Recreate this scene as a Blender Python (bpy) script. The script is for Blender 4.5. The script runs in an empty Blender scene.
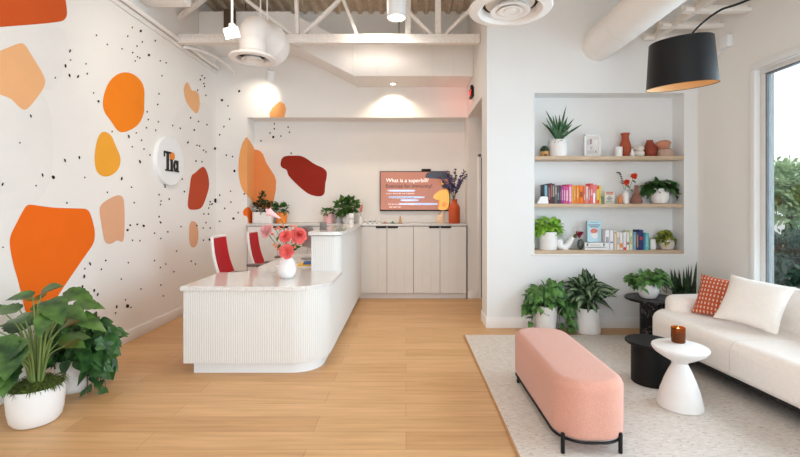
import bpy, bmesh, math, random
from mathutils import Vector, Matrix
R = math.radians
PI = math.pi
random.seed(7)
scene = bpy.context.scene
COL = scene.collection

# ---------------------------------------------------------------- camera, sky, light, exposure
F, CX, CY, H = 430.0, 406.0, 205.5, 1.4       # focal length in pixels, vanishing point, eye height
cam_data = bpy.data.cameras.new('camera')
cam = bpy.data.objects.new('camera', cam_data)
COL.objects.link(cam)
cam_data.sensor_width = 36.0
cam_data.lens = F * 36.0 / 800.0
cam_data.shift_x = (400.0 - CX) / 800.0
cam_data.shift_y = (CY - 228.5) / 800.0
cam_data.clip_start = 0.05
cam.location = (0, 0, H)
cam.rotation_euler = (R(90), 0, 0)
scene.camera = cam

world = bpy.data.worlds.new('sky')
scene.world = world
world.use_nodes = True
bg = world.node_tree.nodes['Background']
bg.inputs['Color'].default_value = (0.92, 0.965, 1.0, 1)
bg.inputs['Strength'].default_value = 1.7

def area(name, loc, rot, sx, sy, power, color):
    d = bpy.data.lights.new(name, 'AREA')
    d.shape = 'RECTANGLE'
    d.size, d.size_y, d.energy, d.color = sx, sy, power, color
    o = bpy.data.objects.new(name, d)
    o.location = loc
    o.rotation_euler = rot
    COL.objects.link(o)
    return o

def spot(name, loc, target, power, angle, color, blend=0.5, size=0.05):
    d = bpy.data.lights.new(name, 'SPOT')
    d.energy, d.spot_size, d.spot_blend, d.color, d.shadow_soft_size = power, R(angle), blend, color, size
    o = bpy.data.objects.new(name, d)
    o.location = loc
    v = Vector(target) - Vector(loc)
    o.rotation_euler = v.to_track_quat('-Z', 'Y').to_euler()
    COL.objects.link(o)
    return o

WARM = (1.0, 0.88, 0.76)
# daylight arriving through the side window and the shop front behind the camera
area('daylight_side_window', (3.6, 1.2, 1.55), (0, R(90), 0), 2.3, 5.4, 205, (0.64, 0.84, 1.0))
area('daylight_shop_front', (0.2, -2.75, 1.75), (R(90), 0, 0), 5.6, 2.6, 92, (0.74, 0.88, 1.0))
# unseen overhead fill added to brighten the room, no fixtures modelled
area('overhead_fill_front', (0.0, 1.2, 3.95), (0, 0, 0), 4.6, 3.2, 30, (0.95, 0.97, 1.0))
spot('desk_fill_spot', (-0.9, 3.4, 3.9), (-1.35, 4.8, 0), 66, 88, WARM, 0.9, 0.12)
spot('rear_fill_spot', (-0.3, 5.0, 3.8), (-0.6, 6.6, 0.8), 62, 110, WARM, 0.9, 0.12)

scene.view_settings.view_transform = 'Standard'
scene.view_settings.look = 'None'
scene.view_settings.gamma = 1.0
scene.view_settings.use_curve_mapping = False
scene.view_settings.exposure = 0.09
scene.cycles.max_bounces = 8
scene.cycles.diffuse_bounces = 5
scene.cycles.use_denoising = True
scene.cycles.sample_clamp_indirect = 4.0

# ---------------------------------------------------------------- helpers
def at(px, py, Y):
    """a point of the place from its image position and its distance"""
    return Vector(((px - CX) * Y / F, Y, H - (py - CY) * Y / F))

def lin(c):
    out = []
    for v in c:
        v = v / 255.0
        out.append(v / 12.92 if v <= 0.04045 else ((v + 0.055) / 1.055) ** 2.4)
    return (*out, 1.0)

MATS = {}
def mat(name, rgb, rough=0.6, metal=0.0, noise=0.06, nscale=12.0, bump=0.0, bscale=60.0, stretch=(1, 1, 1),
        rgb2=None, emit=0.0, spec=0.5, sheen=0.0, trans=0.0, coat=0.0):
    """a procedural material: a noise-varied colour with optional bump"""
    if name in MATS:
        return MATS[name]
    m = bpy.data.materials.new(name)
    m.use_nodes = True
    nt = m.node_tree
    b = nt.nodes['Principled BSDF']
    c1 = lin(rgb)
    c2 = lin(rgb2) if rgb2 else tuple(max(0, v * (1 - noise * 2.2)) for v in c1[:3]) + (1,)
    tc = nt.nodes.new('ShaderNodeTexCoord')
    mp = nt.nodes.new('ShaderNodeMapping')
    mp.inputs['Scale'].default_value = stretch
    nt.links.new(tc.outputs['Object'], mp.inputs['Vector'])
    nz = nt.nodes.new('ShaderNodeTexNoise')
    nz.inputs['Scale'].default_value = nscale
    nz.inputs['Detail'].default_value = 4
    nt.links.new(mp.outputs['Vector'], nz.inputs['Vector'])
    rp = nt.nodes.new('ShaderNodeValToRGB')
    rp.color_ramp.elements[0].position = 0.35
    rp.color_ramp.elements[1].position = 0.65
    rp.color_ramp.elements[0].color = c2
    rp.color_ramp.elements[1].color = c1
    nt.links.new(nz.outputs['Fac'], rp.inputs['Fac'])
    nt.links.new(rp.outputs['Color'], b.inputs['Base Color'])
    b.inputs['Roughness'].default_value = rough
    b.inputs['Metallic'].default_value = metal
    b.inputs['Specular IOR Level'].default_value = spec
    b.inputs['Sheen Weight'].default_value = sheen
    b.inputs['Coat Weight'].default_value = coat
    b.inputs['Transmission Weight'].default_value = trans
    if emit:
        nt.links.new(rp.outputs['Color'], b.inputs['Emission Color'])
        b.inputs['Emission Strength'].default_value = emit
    if bump:
        n2 = nt.nodes.new('ShaderNodeTexNoise')
        n2.inputs['Scale'].default_value = bscale
        n2.inputs['Detail'].default_value = 3
        nt.links.new(mp.outputs['Vector'], n2.inputs['Vector'])
        bp = nt.nodes.new('ShaderNodeBump')
        bp.inputs['Strength'].default_value = bump
        bp.inputs['Distance'].default_value = 0.01
        nt.links.new(n2.outputs['Fac'], bp.inputs['Height'])
        nt.links.new(bp.outputs['Normal'], b.inputs['Normal'])
    MATS[name] = m
    return m

class MB:
    """collects shapes; build() links them as ONE mesh object"""
    def __init__(self):
        self.bm = bmesh.new()
        self.uv = self.bm.loops.layers.uv.new('uv')
        self.ymax = None
        self.zmin = None
        self.xmin = None
        self.xmax = None

    def face(self, vs, uvs=None):
        try:
            f = self.bm.faces.new(vs)
        except ValueError:
            return None
        if uvs:
            for l, u in zip(f.loops, uvs):
                l[self.uv].uv = u
        return f

    def box(self, c, s, rot=None, bevel=0.0, seg=2):
        """box of size s about centre c"""
        r = bmesh.ops.create_cube(self.bm, size=1.0)
        vs = r['verts']
        M = Matrix.Translation(c) @ (rot.to_4x4() if rot is not None else Matrix.Identity(4)) @ Matrix.Diagonal((*s, 1))
        bmesh.ops.transform(self.bm, matrix=M, verts=vs)
        if bevel:
            es = set(e for v in vs for e in v.link_edges)
            bmesh.ops.bevel(self.bm, geom=list(es), offset=bevel, segments=seg, affect='EDGES', profile=0.5)
        return self

    def span(self, lo, hi, bevel=0.0, seg=2):
        """box between two corners"""
        lo, hi = Vector(lo), Vector(hi)
        return self.box((lo + hi) / 2, hi - lo, None, bevel, seg)

    def lathe(self, prof, c=(0, 0, 0), seg=32, axis=None, sx=1.0, sy=1.0, wob=None):
        """profile of (radius, height) turned about the vertical (or about axis)"""
        c = Vector(c)
        Q = Vector((0, 0, 1)).rotation_difference(Vector(axis)).to_matrix() if axis is not None else Matrix.Identity(3)
        rings = []
        for r, z in prof:
            if r < 1e-5:
                rings.append([self.bm.verts.new(c + Q @ Vector((0, 0, z)))])
            else:
                ring = []
                for k in range(seg):
                    a = 2 * PI * k / seg
                    rr = r * (wob(a, z) if wob else 1.0)
                    ring.append(self.bm.verts.new(c + Q @ Vector((rr * math.cos(a) * sx, rr * math.sin(a) * sy, z))))
                rings.append(ring)
        for A, B in zip(rings[:-1], rings[1:]):
            for k in range(seg):
                k2 = (k + 1) % seg
                if len(A) == 1 and len(B) == 1:
                    continue
                if len(A) == 1:
                    self.face([A[0], B[k2], B[k]][::-1])
                elif len(B) == 1:
                    self.face([A[k], A[k2], B[0]])
                else:
                    self.face([A[k], A[k2], B[k2], B[k]])
        return self

    def cyl(self, a, b, r, seg=20, r2=None, bev=0.0):
        """capped cylinder (or cone) from a to b"""
        a, b = Vector(a), Vector(b)
        L = (b - a).length
        r2 = r if r2 is None else r2
        if bev:
            p = [(0, 0), (r - bev, 0), (r, bev), (r2, L - bev), (r2 - bev, L), (0, L)]
        else:
            p = [(0, 0), (r, 0), (r2, L), (0, L)]
        return self.lathe(p, a, seg, (b - a).normalized())

    def tube(self, pts, r, seg=8, taper=1.0):
        """round bar along a path"""
        pts = [Vector(p) for p in pts]
        n = len(pts)
        rings = []
        up = None
        for i, p in enumerate(pts):
            t = (pts[min(i + 1, n - 1)] - pts[max(i - 1, 0)]).normalized()
            if up is None:
                up = Vector((0, 0, 1)) if abs(t.z) < 0.9 else Vector((1, 0, 0))
            u = t.cross(up)
            if u.length < 1e-4:
                u = t.cross(Vector((0.3, 1, 0.2)))
            u.normalize()
            v = u.cross(t).normalized()
            up = v
            rr = r * (1 + (taper - 1) * i / max(1, n - 1))
            rings.append([self.bm.verts.new(p + (u * math.cos(2 * PI * k / seg) + v * math.sin(2 * PI * k / seg)) * rr) for k in range(seg)])
        for A, B in zip(rings[:-1], rings[1:]):
            for k in range(seg):
                self.face([A[k], A[(k + 1) % seg], B[(k + 1) % seg], B[k]])
        self.face(rings[0][::-1])
        self.face(rings[-1])
        return self

    def prism(self, poly, z0, z1, cap=True):
        """upright prism over a plan outline"""
        lo = [self.bm.verts.new((p[0], p[1], z0)) for p in poly]
        hi = [self.bm.verts.new((p[0], p[1], z1)) for p in poly]
        n = len(poly)
        for k in range(n):
            self.face([lo[k], lo[(k + 1) % n], hi[(k + 1) % n], hi[k]])
        if cap:
            self.face(lo[::-1])
            self.face(hi)
        return self

    def soft_prism(self, poly, z0, z1, r, seg=5, rb=None, crown=0.0):
        """upright prism over a convex plan outline with rounded top and bottom rims"""
        rb = r if rb is None else rb
        P = [Vector((p[0], p[1])) for p in poly]
        n = len(P)
        nor = []
        for k in range(n):
            t = P[(k + 1) % n] - P[k - 1]
            nor.append(Vector((t.y, -t.x)).normalized())
        lay = []
        for i in range(seg + 1):
            a = PI / 2 * i / seg
            lay.append((rb * (1 - math.sin(a)), z0 + rb * (1 - math.cos(a))))
        for i in range(seg + 1):
            a = PI / 2 * i / seg
            lay.append((r * (1 - math.cos(a)), z1 - r * (1 - math.sin(a))))
        rings = [[self.bm.verts.new((P[k].x - nor[k].x * o, P[k].y - nor[k].y * o, z)) for k in range(n)] for o, z in lay]
        for A, B in zip(rings[:-1], rings[1:]):
            for k in range(n):
                self.face([A[k], A[(k + 1) % n], B[(k + 1) % n], B[k]])
        self.face(rings[0][::-1])
        if crown:
            cx = sum(p.x for p in P) / n
            cy = sum(p.y for p in P) / n
            prev = rings[-1]
            for f, dz in ((0.66, 0.6), (0.33, 0.9)):
                ring = [self.bm.verts.new((cx + (v.co.x - cx) * f, cy + (v.co.y - cy) * f, z1 + crown * dz)) for v in rings[-1]]
                for k in range(n):
                    self.face([prev[k], prev[(k + 1) % n], ring[(k + 1) % n], ring[k]])
                prev = ring
            self.face(prev)
        else:
            self.face(rings[-1])
        return self

    def poly(self, pts):
        self.face([self.bm.verts.new(p) for p in pts])
        return self

    def clampv(self, v):
        if self.ymax is not None and v.y > self.ymax:
            v.y = self.ymax - 0.02 * random.random()
        if self.zmin is not None and v.z < self.zmin:
            v.z = self.zmin + 0.01 * random.random()
        if self.xmin is not None and v.x < self.xmin:
            v.x = self.xmin + 0.02 * random.random()
        if self.xmax is not None and v.x > self.xmax:
            v.x = self.xmax - 0.02 * random.random()
        return v

    def leaf(self, p, d, n, L, W, shape='oval', droop=0.25, fold=0.25, N=7):
        """a leaf blade from p along d, facing n"""
        p, d, n = Vector(p), Vector(d).normalized(), Vector(n)
        s = d.cross(n)
        if s.length < 1e-3:
            s = d.cross(Vector((0.2, 1, 0.3)))
        s.normalize()
        n = s.cross(d).normalized()
        rows = []
        for i in range(N + 1):
            t = i / N
            if shape == 'heart':
                w = math.sin(PI * min(1, (t * 0.86 + 0.14)) ** 0.75) * (1 - 0.25 * t)
            elif shape == 'lance':
                w = math.sin(PI * t ** 0.8) ** 0.9
            elif shape == 'strap':
                w = (0.75 + 0.25 * math.sin(PI * t)) * (1 - t ** 5)
            elif shape == 'petal':
                w = (0.25 + 0.75 * t ** 0.7) * (1 - 0.5 * t ** 6)
            elif shape == 'monstera':
                w = math.sin(PI * min(1, (t * 0.88 + 0.12)) ** 0.8) * (1.0 if i % 2 else 0.86)
            else:
                w = math.sin(PI * (0.04 + 0.96 * t) ** 0.9)
            w = max(0.0, w) * W * 0.5
            mid = p + d * (L * t) + Vector((0, 0, -droop * L * t * t))
            a = mid - s * w + n * (fold * w)
            b = mid + s * w + n * (fold * w)
            rows.append([self.bm.verts.new(self.clampv(q)) for q in (a, mid, b)])
        for i in range(N):
            A, B = rows[i], rows[i + 1]
            v0, v1 = i / N, (i + 1) / N
            self.face([A[0], A[1], B[1], B[0]], [(0, v0), (0.5, v0), (0.5, v1), (0, v1)])
            self.face([A[1], A[2], B[2], B[1]], [(0.5, v0), (1, v0), (1, v1), (0.5, v1)])
        return self

    def blob(self, c, r, seg=10, rings=7):
        c = Vector(c)
        r = Vector(r) if not isinstance(r, (int, float)) else Vector((r, r, r))
        prof = [(math.sin(PI * i / rings), -math.cos(PI * i / rings)) for i in range(rings + 1)]
        rows = []
        for rr, z in prof:
            if rr < 1e-4:
                rows.append([self.bm.verts.new(c + Vector((0, 0, z * r.z)))])
            else:
                rows.append([self.bm.verts.new(c + Vector((rr * r.x * math.cos(2 * PI * k / seg), rr * r.y * math.sin(2 * PI * k / seg), z * r.z))) for k in range(seg)])
        for A, B in zip(rows[:-1], rows[1:]):
            for k in range(seg):
                k2 = (k + 1) % seg
                if len(A) == 1:
                    self.face([A[0], B[k2], B[k]])
                elif len(B) == 1:
                    self.face([A[k], A[k2], B[0]])
                else:
                    self.face([A[k], A[k2], B[k2], B[k]])
        return self

    def build(self, name, m, parent=None, loc=(0, 0, 0), sharp=38, rotz=0.0, recalc=True):
        me = bpy.data.meshes.new(name)
        if recalc:
            bmesh.ops.recalc_face_normals(self.bm, faces=self.bm.faces[:])
        self.bm.to_mesh(me)
        self.bm.free()
        if isinstance(m, (list, tuple)):
            for q in m:
                me.materials.append(q)
        else:
            me.materials.append(m)
        if sharp:
            for f in me.polygons:
                f.use_smooth = True
            me.set_sharp_from_angle(angle=R(sharp))
        o = bpy.data.objects.new(name, me)
        COL.objects.link(o)
        if parent is not None:
            o.parent = parent
        o.location = loc
        if rotz:
            o.rotation_euler = (0, 0, rotz)
        return o

def tag(o, label, cat, group=None, kind=None):
    o['label'] = label
    o['category'] = cat
    if group:
        o['group'] = group
    if kind:
        o['kind'] = kind
    return o

def thing(name, label, cat, loc=(0, 0, 0), rotz=0.0, group=None):
    o = bpy.data.objects.new(name, None)
    o.empty_display_size = 0.05
    COL.objects.link(o)
    o.location = loc
    o.rotation_euler = (0, 0, rotz)
    return tag(o, label, cat, group)

def structure(name, mb, m, parent=None, sharp=38):
    o = mb.build(name, m, parent, sharp=sharp)
    if parent is None:
        o['kind'] = 'structure'
    return o

def copy_tree(o, parent=None):
    c = o.copy()
    COL.objects.link(c)
    if parent is not None:
        c.parent = parent
    for ch in list(o.children):
        copy_tree(ch, c)
    return c

def smooth_loop(pts, it=3):
    """rounds a closed outline by corner cutting"""
    for _ in range(it):
        out = []
        n = len(pts)
        for k in range(n):
            a, b = pts[k], pts[(k + 1) % n]
            out.append((a[0] * 0.75 + b[0] * 0.25, a[1] * 0.75 + b[1] * 0.25))
            out.append((a[0] * 0.25 + b[0] * 0.75, a[1] * 0.25 + b[1] * 0.75))
        pts = out
    return pts

def round_rect(x0, y0, x1, y1, r, seg=8):
    """counter-clockwise plan outline; r may be one radius or four (x0y0, x1y0, x1y1, x0y1)"""
    rs = r if isinstance(r, (list, tuple)) else (r,) * 4
    out = []
    for (cx, cy, a0), q in zip(((x0, y0, 180), (x1, y0, 270), (x1, y1, 0), (x0, y1, 90)), rs):
        ox = cx + (q if cx == x0 else -q)
        oy = cy + (q if cy == y0 else -q)
        for k in range(seg + 1):
            a = R(a0 + 90 * k / seg)
            out.append((ox + q * math.cos(a), oy + q * math.sin(a)))
    return out

def text(name, s, size, m, parent, loc, rot=(R(90), 0, 0), align='LEFT', sx=1.0, depth=0.0):
    """lettering turned into a mesh"""
    cu = bpy.data.curves.new(name, 'FONT')
    cu.body = s
    cu.size = size
    cu.align_x = align
    cu.extrude = depth
    tmp = bpy.data.objects.new(name, cu)
    COL.objects.link(tmp)
    dg = bpy.context.evaluated_depsgraph_get()
    me = bpy.data.meshes.new_from_object(tmp.evaluated_get(dg))
    bpy.data.objects.remove(tmp)
    bpy.data.curves.remove(cu)
    me.materials.clear()
    me.materials.append(m)
    o = bpy.data.objects.new(name, me)
    COL.objects.link(o)
    o.parent = parent
    o.location = loc
    o.rotation_euler = rot
    o.scale = (sx, 1, 1)
    return o

# ---------------------------------------------------------------- materials
M_wall = mat('wall_paint', (238, 234, 229), 0.75, noise=0.008, nscale=2, bump=0.03, bscale=220)
M_white = mat('white_paint', (238, 239, 239), 0.6, noise=0.006, nscale=3)
M_trim = mat('trim_paint', (238, 237, 235), 0.5, noise=0.006, nscale=3)
M_duct = mat('duct_paint', (244, 239, 234), 0.55, noise=0.012, nscale=4)
M_steel = mat('painted_steel', (242, 234, 226), 0.7, noise=0.05, nscale=30, bump=0.5, bscale=80)
M_deck = mat('metal_deck', (228, 206, 180), 0.7, noise=0.08, nscale=8)
M_hole = mat('deck_shadow_gap', (30, 24, 20), 0.9)
M_black = mat('black_metal', (18, 18, 19), 0.5, metal=0.0, noise=0.1, spec=0.3)
M_blackwood = mat('black_wood', (20, 19, 19), 0.55, noise=0.15, nscale=9, stretch=(1, 1, 12), spec=0.25)
M_shelf = mat('oak_shelf', (205, 180, 152), 0.5, noise=0.08, nscale=7, stretch=(1.2, 10, 10))
M_ceramic = mat('white_ceramic', (240, 238, 236), 0.35, noise=0.01)
M_matte = mat('matte_white_pot', (236, 233, 230), 0.6, noise=0.015, bump=0.1, bscale=90)
M_soil = mat('potting_soil', (58, 44, 32), 0.95, noise=0.3, nscale=60, bump=0.8, bscale=90)
M_moss = mat('moss', (108, 128, 48), 0.95, noise=0.35, nscale=70, bump=1.0, bscale=120)
M_terra = mat('terracotta', (176, 78, 46), 0.6, noise=0.06, bump=0.1)
M_orange = mat('orange_glaze', (238, 132, 36), 0.4, noise=0.02)
M_stem = mat('green_stem', (96, 124, 62), 0.55, noise=0.1)
M_stem_dark = mat('dark_stem', (62, 70, 44), 0.6, noise=0.1)
M_cab = mat('cabinet_paint', (232, 229, 225), 0.5, noise=0.012, nscale=5)
M_gap = mat('dark_gap', (52, 44, 38), 0.8)
M_red = mat('red_mesh_fabric', (196, 14, 30), 0.75, noise=0.08, nscale=60, bump=0.2, bscale=400)
M_grayp = mat('gray_plastic', (120, 112, 108), 0.5, noise=0.03)
M_silver = mat('brushed_aluminium', (178, 178, 180), 0.35, metal=0.8, noise=0.03)
M_paper = mat('paper_pages', (236, 230, 218), 0.9, noise=0.05, nscale=40, stretch=(30, 1, 1))

def leaf_mat(name, dark, light, edge=None, centre=None, rough=0.4, nscale=9, band=False):
    """leaf colour mottled by noise, with an optional paler or darker centre across the blade"""
    m = mat(name, light, rough, noise=0.2, nscale=nscale, rgb2=dark, spec=0.4)
    nt = m.node_tree
    b = nt.nodes['Principled BSDF']
    rp = [n for n in nt.nodes if n.type == 'VALTORGB'][0]
    if centre:
        uv = nt.nodes.new('ShaderNodeUVMap')
        uv.uv_map = 'uv'
        sp = nt.nodes.new('ShaderNodeSeparateXYZ')
        nt.links.new(uv.outputs['UV'], sp.inputs[0])
        m1 = nt.nodes.new('ShaderNodeMath'); m1.operation = 'SUBTRACT'; m1.inputs[1].default_value = 0.5
        nt.links.new(sp.outputs['X'], m1.inputs[0])
        m2 = nt.nodes.new('ShaderNodeMath'); m2.operation = 'ABSOLUTE'
        nt.links.new(m1.outputs[0], m2.inputs[0])
        nz = nt.nodes.new('ShaderNodeTexNoise'); nz.inputs['Scale'].default_value = 60
        tc = [n for n in nt.nodes if n.type == 'TEX_COORD'][0]
        nt.links.new(tc.outputs['Object'], nz.inputs['Vector'])
        m3 = nt.nodes.new('ShaderNodeMath'); m3.operation = 'MULTIPLY_ADD'
        m3.inputs[1].default_value = 0.35; m3.inputs[2].default_value = -0.17
        nt.links.new(nz.outputs['Fac'], m3.inputs[0])
        m4 = nt.nodes.new('ShaderNodeMath'); m4.operation = 'ADD'
        nt.links.new(m2.outputs[0], m4.inputs[0]); nt.links.new(m3.outputs[0], m4.inputs[1])
        r2 = nt.nodes.new('ShaderNodeValToRGB')
        r2.color_ramp.elements[0].position = 0.16; r2.color_ramp.elements[0].color = (1, 1, 1, 1)
        r2.color_ramp.elements[1].position = 0.30; r2.color_ramp.elements[1].color = (0, 0, 0, 1)
        nt.links.new(m4.outputs[0], r2.inputs['Fac'])
        mx = nt.nodes.new('ShaderNodeMix'); mx.data_type = 'RGBA'
        nt.links.new(r2.outputs['Color'], mx.inputs['Factor'])
        nt.links.new(rp.outputs['Color'], mx.inputs['A'])
        mx.inputs['B'].default_value = lin(centre)
        nt.links.new(mx.outputs['Result'], b.inputs['Base Color'])
    return m

L_monstera = leaf_mat('monstera_leaf', (34, 64, 28), (88, 124, 54), rough=0.3)
L_pothos = leaf_mat('pothos_leaf', (40, 84, 40), (98, 140, 66), nscale=14)
L_pothos_dark = leaf_mat('dark_pothos_leaf', (28, 64, 32), (70, 112, 54), nscale=14, rough=0.32)
L_golden = leaf_mat('golden_leaf', (48, 84, 34), (168, 172, 60), nscale=16)
L_lime = leaf_mat('lime_leaf', (104, 160, 44), (164, 206, 84), nscale=14)
L_dark = leaf_mat('dark_bush_leaf', (24, 44, 24), (52, 78, 42), nscale=20)
L_mid = leaf_mat('mid_green_leaf', (36, 74, 30), (84, 122, 52), nscale=18)
L_varieg = leaf_mat('silver_striped_leaf', (20, 42, 26), (40, 70, 44), centre=(128, 148, 114), nscale=18)
L_snake = leaf_mat('snake_leaf', (22, 42, 26), (62, 88, 54), nscale=30)
L_sword = leaf_mat('sword_leaf', (26, 62, 32), (56, 102, 52), nscale=30)
L_cactus = leaf_mat('succulent', (26, 46, 32), (66, 92, 60), nscale=60)
L_tree = leaf_mat('tree_leaf', (116, 148, 104), (180, 204, 160), nscale=3, rough=0.6)
L_hedge = leaf_mat('hedge_leaf', (40, 66, 58), (74, 104, 88), nscale=3, rough=0.6)

# ================================================================ THE ROOM
XL, XR = -2.858, 3.33            # left wall, right wall
YB = 6.473                       # rear wall (front of the recess)
YR = 6.785                       # back of the recess
YN, YN2 = 4.914, 5.24            # front and rear of the shelf-niche wall
XC = 0.926                       # left end of the niche wall
YF = -2.9                        # shop front behind the camera
ZC = 4.28                        # underside of the deck

# ---- floor: oak planks
m = bpy.data.materials.new('oak_floor'); m.use_nodes = True
nt = m.node_tree; b = nt.nodes['Principled BSDF']
tc = nt.nodes.new('ShaderNodeTexCoord')
br = nt.nodes.new('ShaderNodeTexBrick')
br.inputs['Color1'].default_value = lin((222, 178, 128))
br.inputs['Color2'].default_value = lin((208, 162, 112))
br.inputs['Mortar'].default_value = lin((176, 130, 86))
br.inputs['Scale'].default_value = 1.0
br.inputs['Mortar Size'].default_value = 0.0016
br.inputs['Mortar Smooth'].default_value = 0.4
br.inputs['Bias'].default_value = 0.0
br.inputs['Brick Width'].default_value = 1.55
br.inputs['Row Height'].default_value = 0.19
br.offset = 0.37
nt.links.new(tc.outputs['Object'], br.inputs['Vector'])
mp = nt.nodes.new('ShaderNodeMapping'); mp.inputs['Scale'].default_value = (0.9, 14, 1)
nt.links.new(tc.outputs['Object'], mp.inputs['Vector'])
nz = nt.nodes.new('ShaderNodeTexNoise'); nz.inputs['Scale'].default_value = 2.2; nz.inputs['Detail'].default_value = 6
nt.links.new(mp.outputs['Vector'], nz.inputs['Vector'])
rp = nt.nodes.new('ShaderNodeValToRGB')
rp.color_ramp.elements[0].position = 0.3; rp.color_ramp.elements[0].color = (0.80, 0.76, 0.72, 1)
rp.color_ramp.elements[1].position = 0.7; rp.color_ramp.elements[1].color = (1, 1, 1, 1)
nt.links.new(nz.outputs['Fac'], rp.inputs['Fac'])
mx = nt.nodes.new('ShaderNodeMix'); mx.data_type = 'RGBA'; mx.blend_type = 'MULTIPLY'; mx.inputs['Factor'].default_value = 1.0
nt.links.new(br.outputs['Color'], mx.inputs['A']); nt.links.new(rp.outputs['Color'], mx.inputs['B'])
nt.links.new(mx.outputs['Result'], b.inputs['Base Color'])
b.inputs['Roughness'].default_value = 0.42
b.inputs['Specular IOR Level'].default_value = 0.35
M_floor = m

mb = MB(); mb.span((XL - 0.15, YF - 0.1, -0.12), (XR + 0.15, 8.6, 0.0))
structure('floor', mb, M_floor)

# ---- ceiling: corrugated deck, ribs running away from the camera
mb = MB()
per = 0.165
x = XL
prof = []
while x < XR:
    prof += [(x, 0.0), (x + 0.045, 0.0), (x + 0.07, 0.045), (x + 0.14, 0.045), (x + per, 0.0)]
    x += per
va = [mb.bm.verts.new((p, YF, ZC + z)) for p, z in prof]
vb = [mb.bm.verts.new((p, 8.6, ZC + z)) for p, z in prof]
for k in range(len(prof) - 1):
    mb.face([va[k], va[k + 1], vb[k + 1], vb[k]])
mb.span((XL - 0.15, YF - 0.1, ZC + 0.05), (XR + 0.15, 8.6, ZC + 0.15))
structure('ceiling', mb, M_deck, sharp=0)

# ---- left wall
mb = MB(); mb.span((XL - 0.15, YF, 0), (XL, YB + 0.5, ZC + 0.06))
wall_left = structure('wall_left', mb, M_wall)

# ---- rear wall with the recess over the worktop and the passage door at its right
XRL, XRR, ZR = -2.394, XC, 2.725
mb = MB()
mb.span((XL - 0.1, YB, 0), (XRL, YR + 0.12, ZC + 0.06))
mb.span((XRL, YB, ZR), (XRR, YR + 0.12, ZC + 0.06))
mb.span((XRL, YR, 0), (XRR, YR + 0.12, ZR))
mb.span((XRR, YB, 0), (1.13, YR + 0.12, ZC + 0.06))
mb.span((1.13, YB, 2.13), (2.0, YR + 0.12, ZC + 0.06))
mb.span((2.0, YB, 0), (XR + 0.15, YR + 0.12, ZC + 0.06))
wall_back = structure('wall_back', mb, M_wall)

# ---- header wall over the passage
mb = MB(); mb.span((XC, YN2, ZR), (XR + 0.1, YB, ZC + 0.06))
structure('wall_header', mb, M_wall)

# ---- the wall with the shelf niche
NX0, NX1, NZ0, NZ1, ND = 1.468, 3.177, 0.872, 2.686, 0.215
mb = MB()
mb.span((XC, YN, 0), (NX0, YN2, ZC + 0.06))
mb.span((NX1, YN, 0), (XR + 0.1, YN2, ZC + 0.06))
mb.span((NX0, YN, 0), (NX1, YN2, NZ0 - 0.03))
mb.span((NX0, YN, NZ1), (NX1, YN2, ZC + 0.06))
mb.span((NX0, YN + ND, NZ0 - 0.03), (NX1, YN2, NZ1))
wall_niche = structure('wall_niche', mb, mat('niche_paint', (232, 232, 231), 0.65, noise=0.006, nscale=3))
mb = MB(); mb.span((NX0 - 0.03, YN - 0.012, 0.828), (NX1 + 0.03, YN + 0.05, 0.846), 0.002)
structure('trim_1', mb, M_trim)

# ---- right wall with the tall side window
WY0, WY1, WZ0, WZ1 = -1.7, 4.10, 0.30, 2.71
mb = MB()
mb.span((XR, WY1, 0), (XR + 0.14, YN2, ZC + 0.06))
mb.span((XR, YF, 0), (XR + 0.14, WY0, ZC + 0.06))
mb.span((XR, WY0, 0), (XR + 0.14, WY1, WZ0))
mb.span((XR, WY0, WZ1), (XR + 0.14, WY1, ZC + 0.06))
mb.span((XR, YN2, 0), (XR + 0.14, YB + 0.4, ZC + 0.06))
structure('wall_right', mb, M_wall)

M_frame = mat('window_frame', (222, 218, 214), 0.45, noise=0.01)
M_frame2 = mat('window_gasket', (110, 112, 114), 0.6)
glass = bpy.data.materials.new('window_glass'); glass.use_nodes = True
nt = glass.node_tree; nt.nodes.clear()
o_ = nt.nodes.new('ShaderNodeOutputMaterial'); mixs = nt.nodes.new('ShaderNodeMixShader')
tr = nt.nodes.new('ShaderNodeBsdfTransparent'); gl = nt.nodes.new('ShaderNodeBsdfGlossy'); fr = nt.nodes.new('ShaderNodeFresnel')
tr.inputs['Color'].default_value = (0.975, 0.985, 0.985, 1); gl.inputs['Roughness'].default_value = 0.02; fr.inputs['IOR'].default_value = 1.25
nt.links.new(fr.outputs[0], mixs.inputs[0]); nt.links.new(tr.outputs[0], mixs.inputs[1]); nt.links.new(gl.outputs[0], mixs.inputs[2])
nt.links.new(mixs.outputs[0], o_.inputs['Surface'])

mb = MB()      # casing, proud of the wall, and the sash set back in it
mb.span((XR - 0.024, WY1 - 0.02, WZ0 + 0.001), (XR + 0.031, WY1 + 0.039, WZ1 - 0.0205), 0.003)
mb.span((XR - 0.025, WY0 - 0.04, WZ1 - 0.02), (XR + 0.032, WY1 + 0.04, WZ1 + 0.04), 0.004)
mb.span((XR - 0.03, WY0 - 0.04, WZ0 - 0.06), (XR + 0.02, WY1 + 0.04, WZ0), 0.004)
win = structure('window_1', mb, M_trim)
mb = MB()
for ya, yb in ((WY1 - 0.07, WY1 - 0.02), (1.95, 2.01), (0.1, 0.16), (WY0, WY0 + 0.05)):
    mb.span((XR + 0.031, ya, WZ0 + 0.0505), (XR + 0.089, yb, WZ1 - 0.0705), 0.003)
mb.span((XR + 0.03, WY0, WZ1 - 0.07), (XR + 0.09, WY1, WZ1 - 0.02), 0.004)
mb.span((XR + 0.03, WY0, WZ0), (XR + 0.09, WY1, WZ0 + 0.05), 0.004)
structure('window_frame', mb, M_frame, win)
mb = MB()
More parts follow.
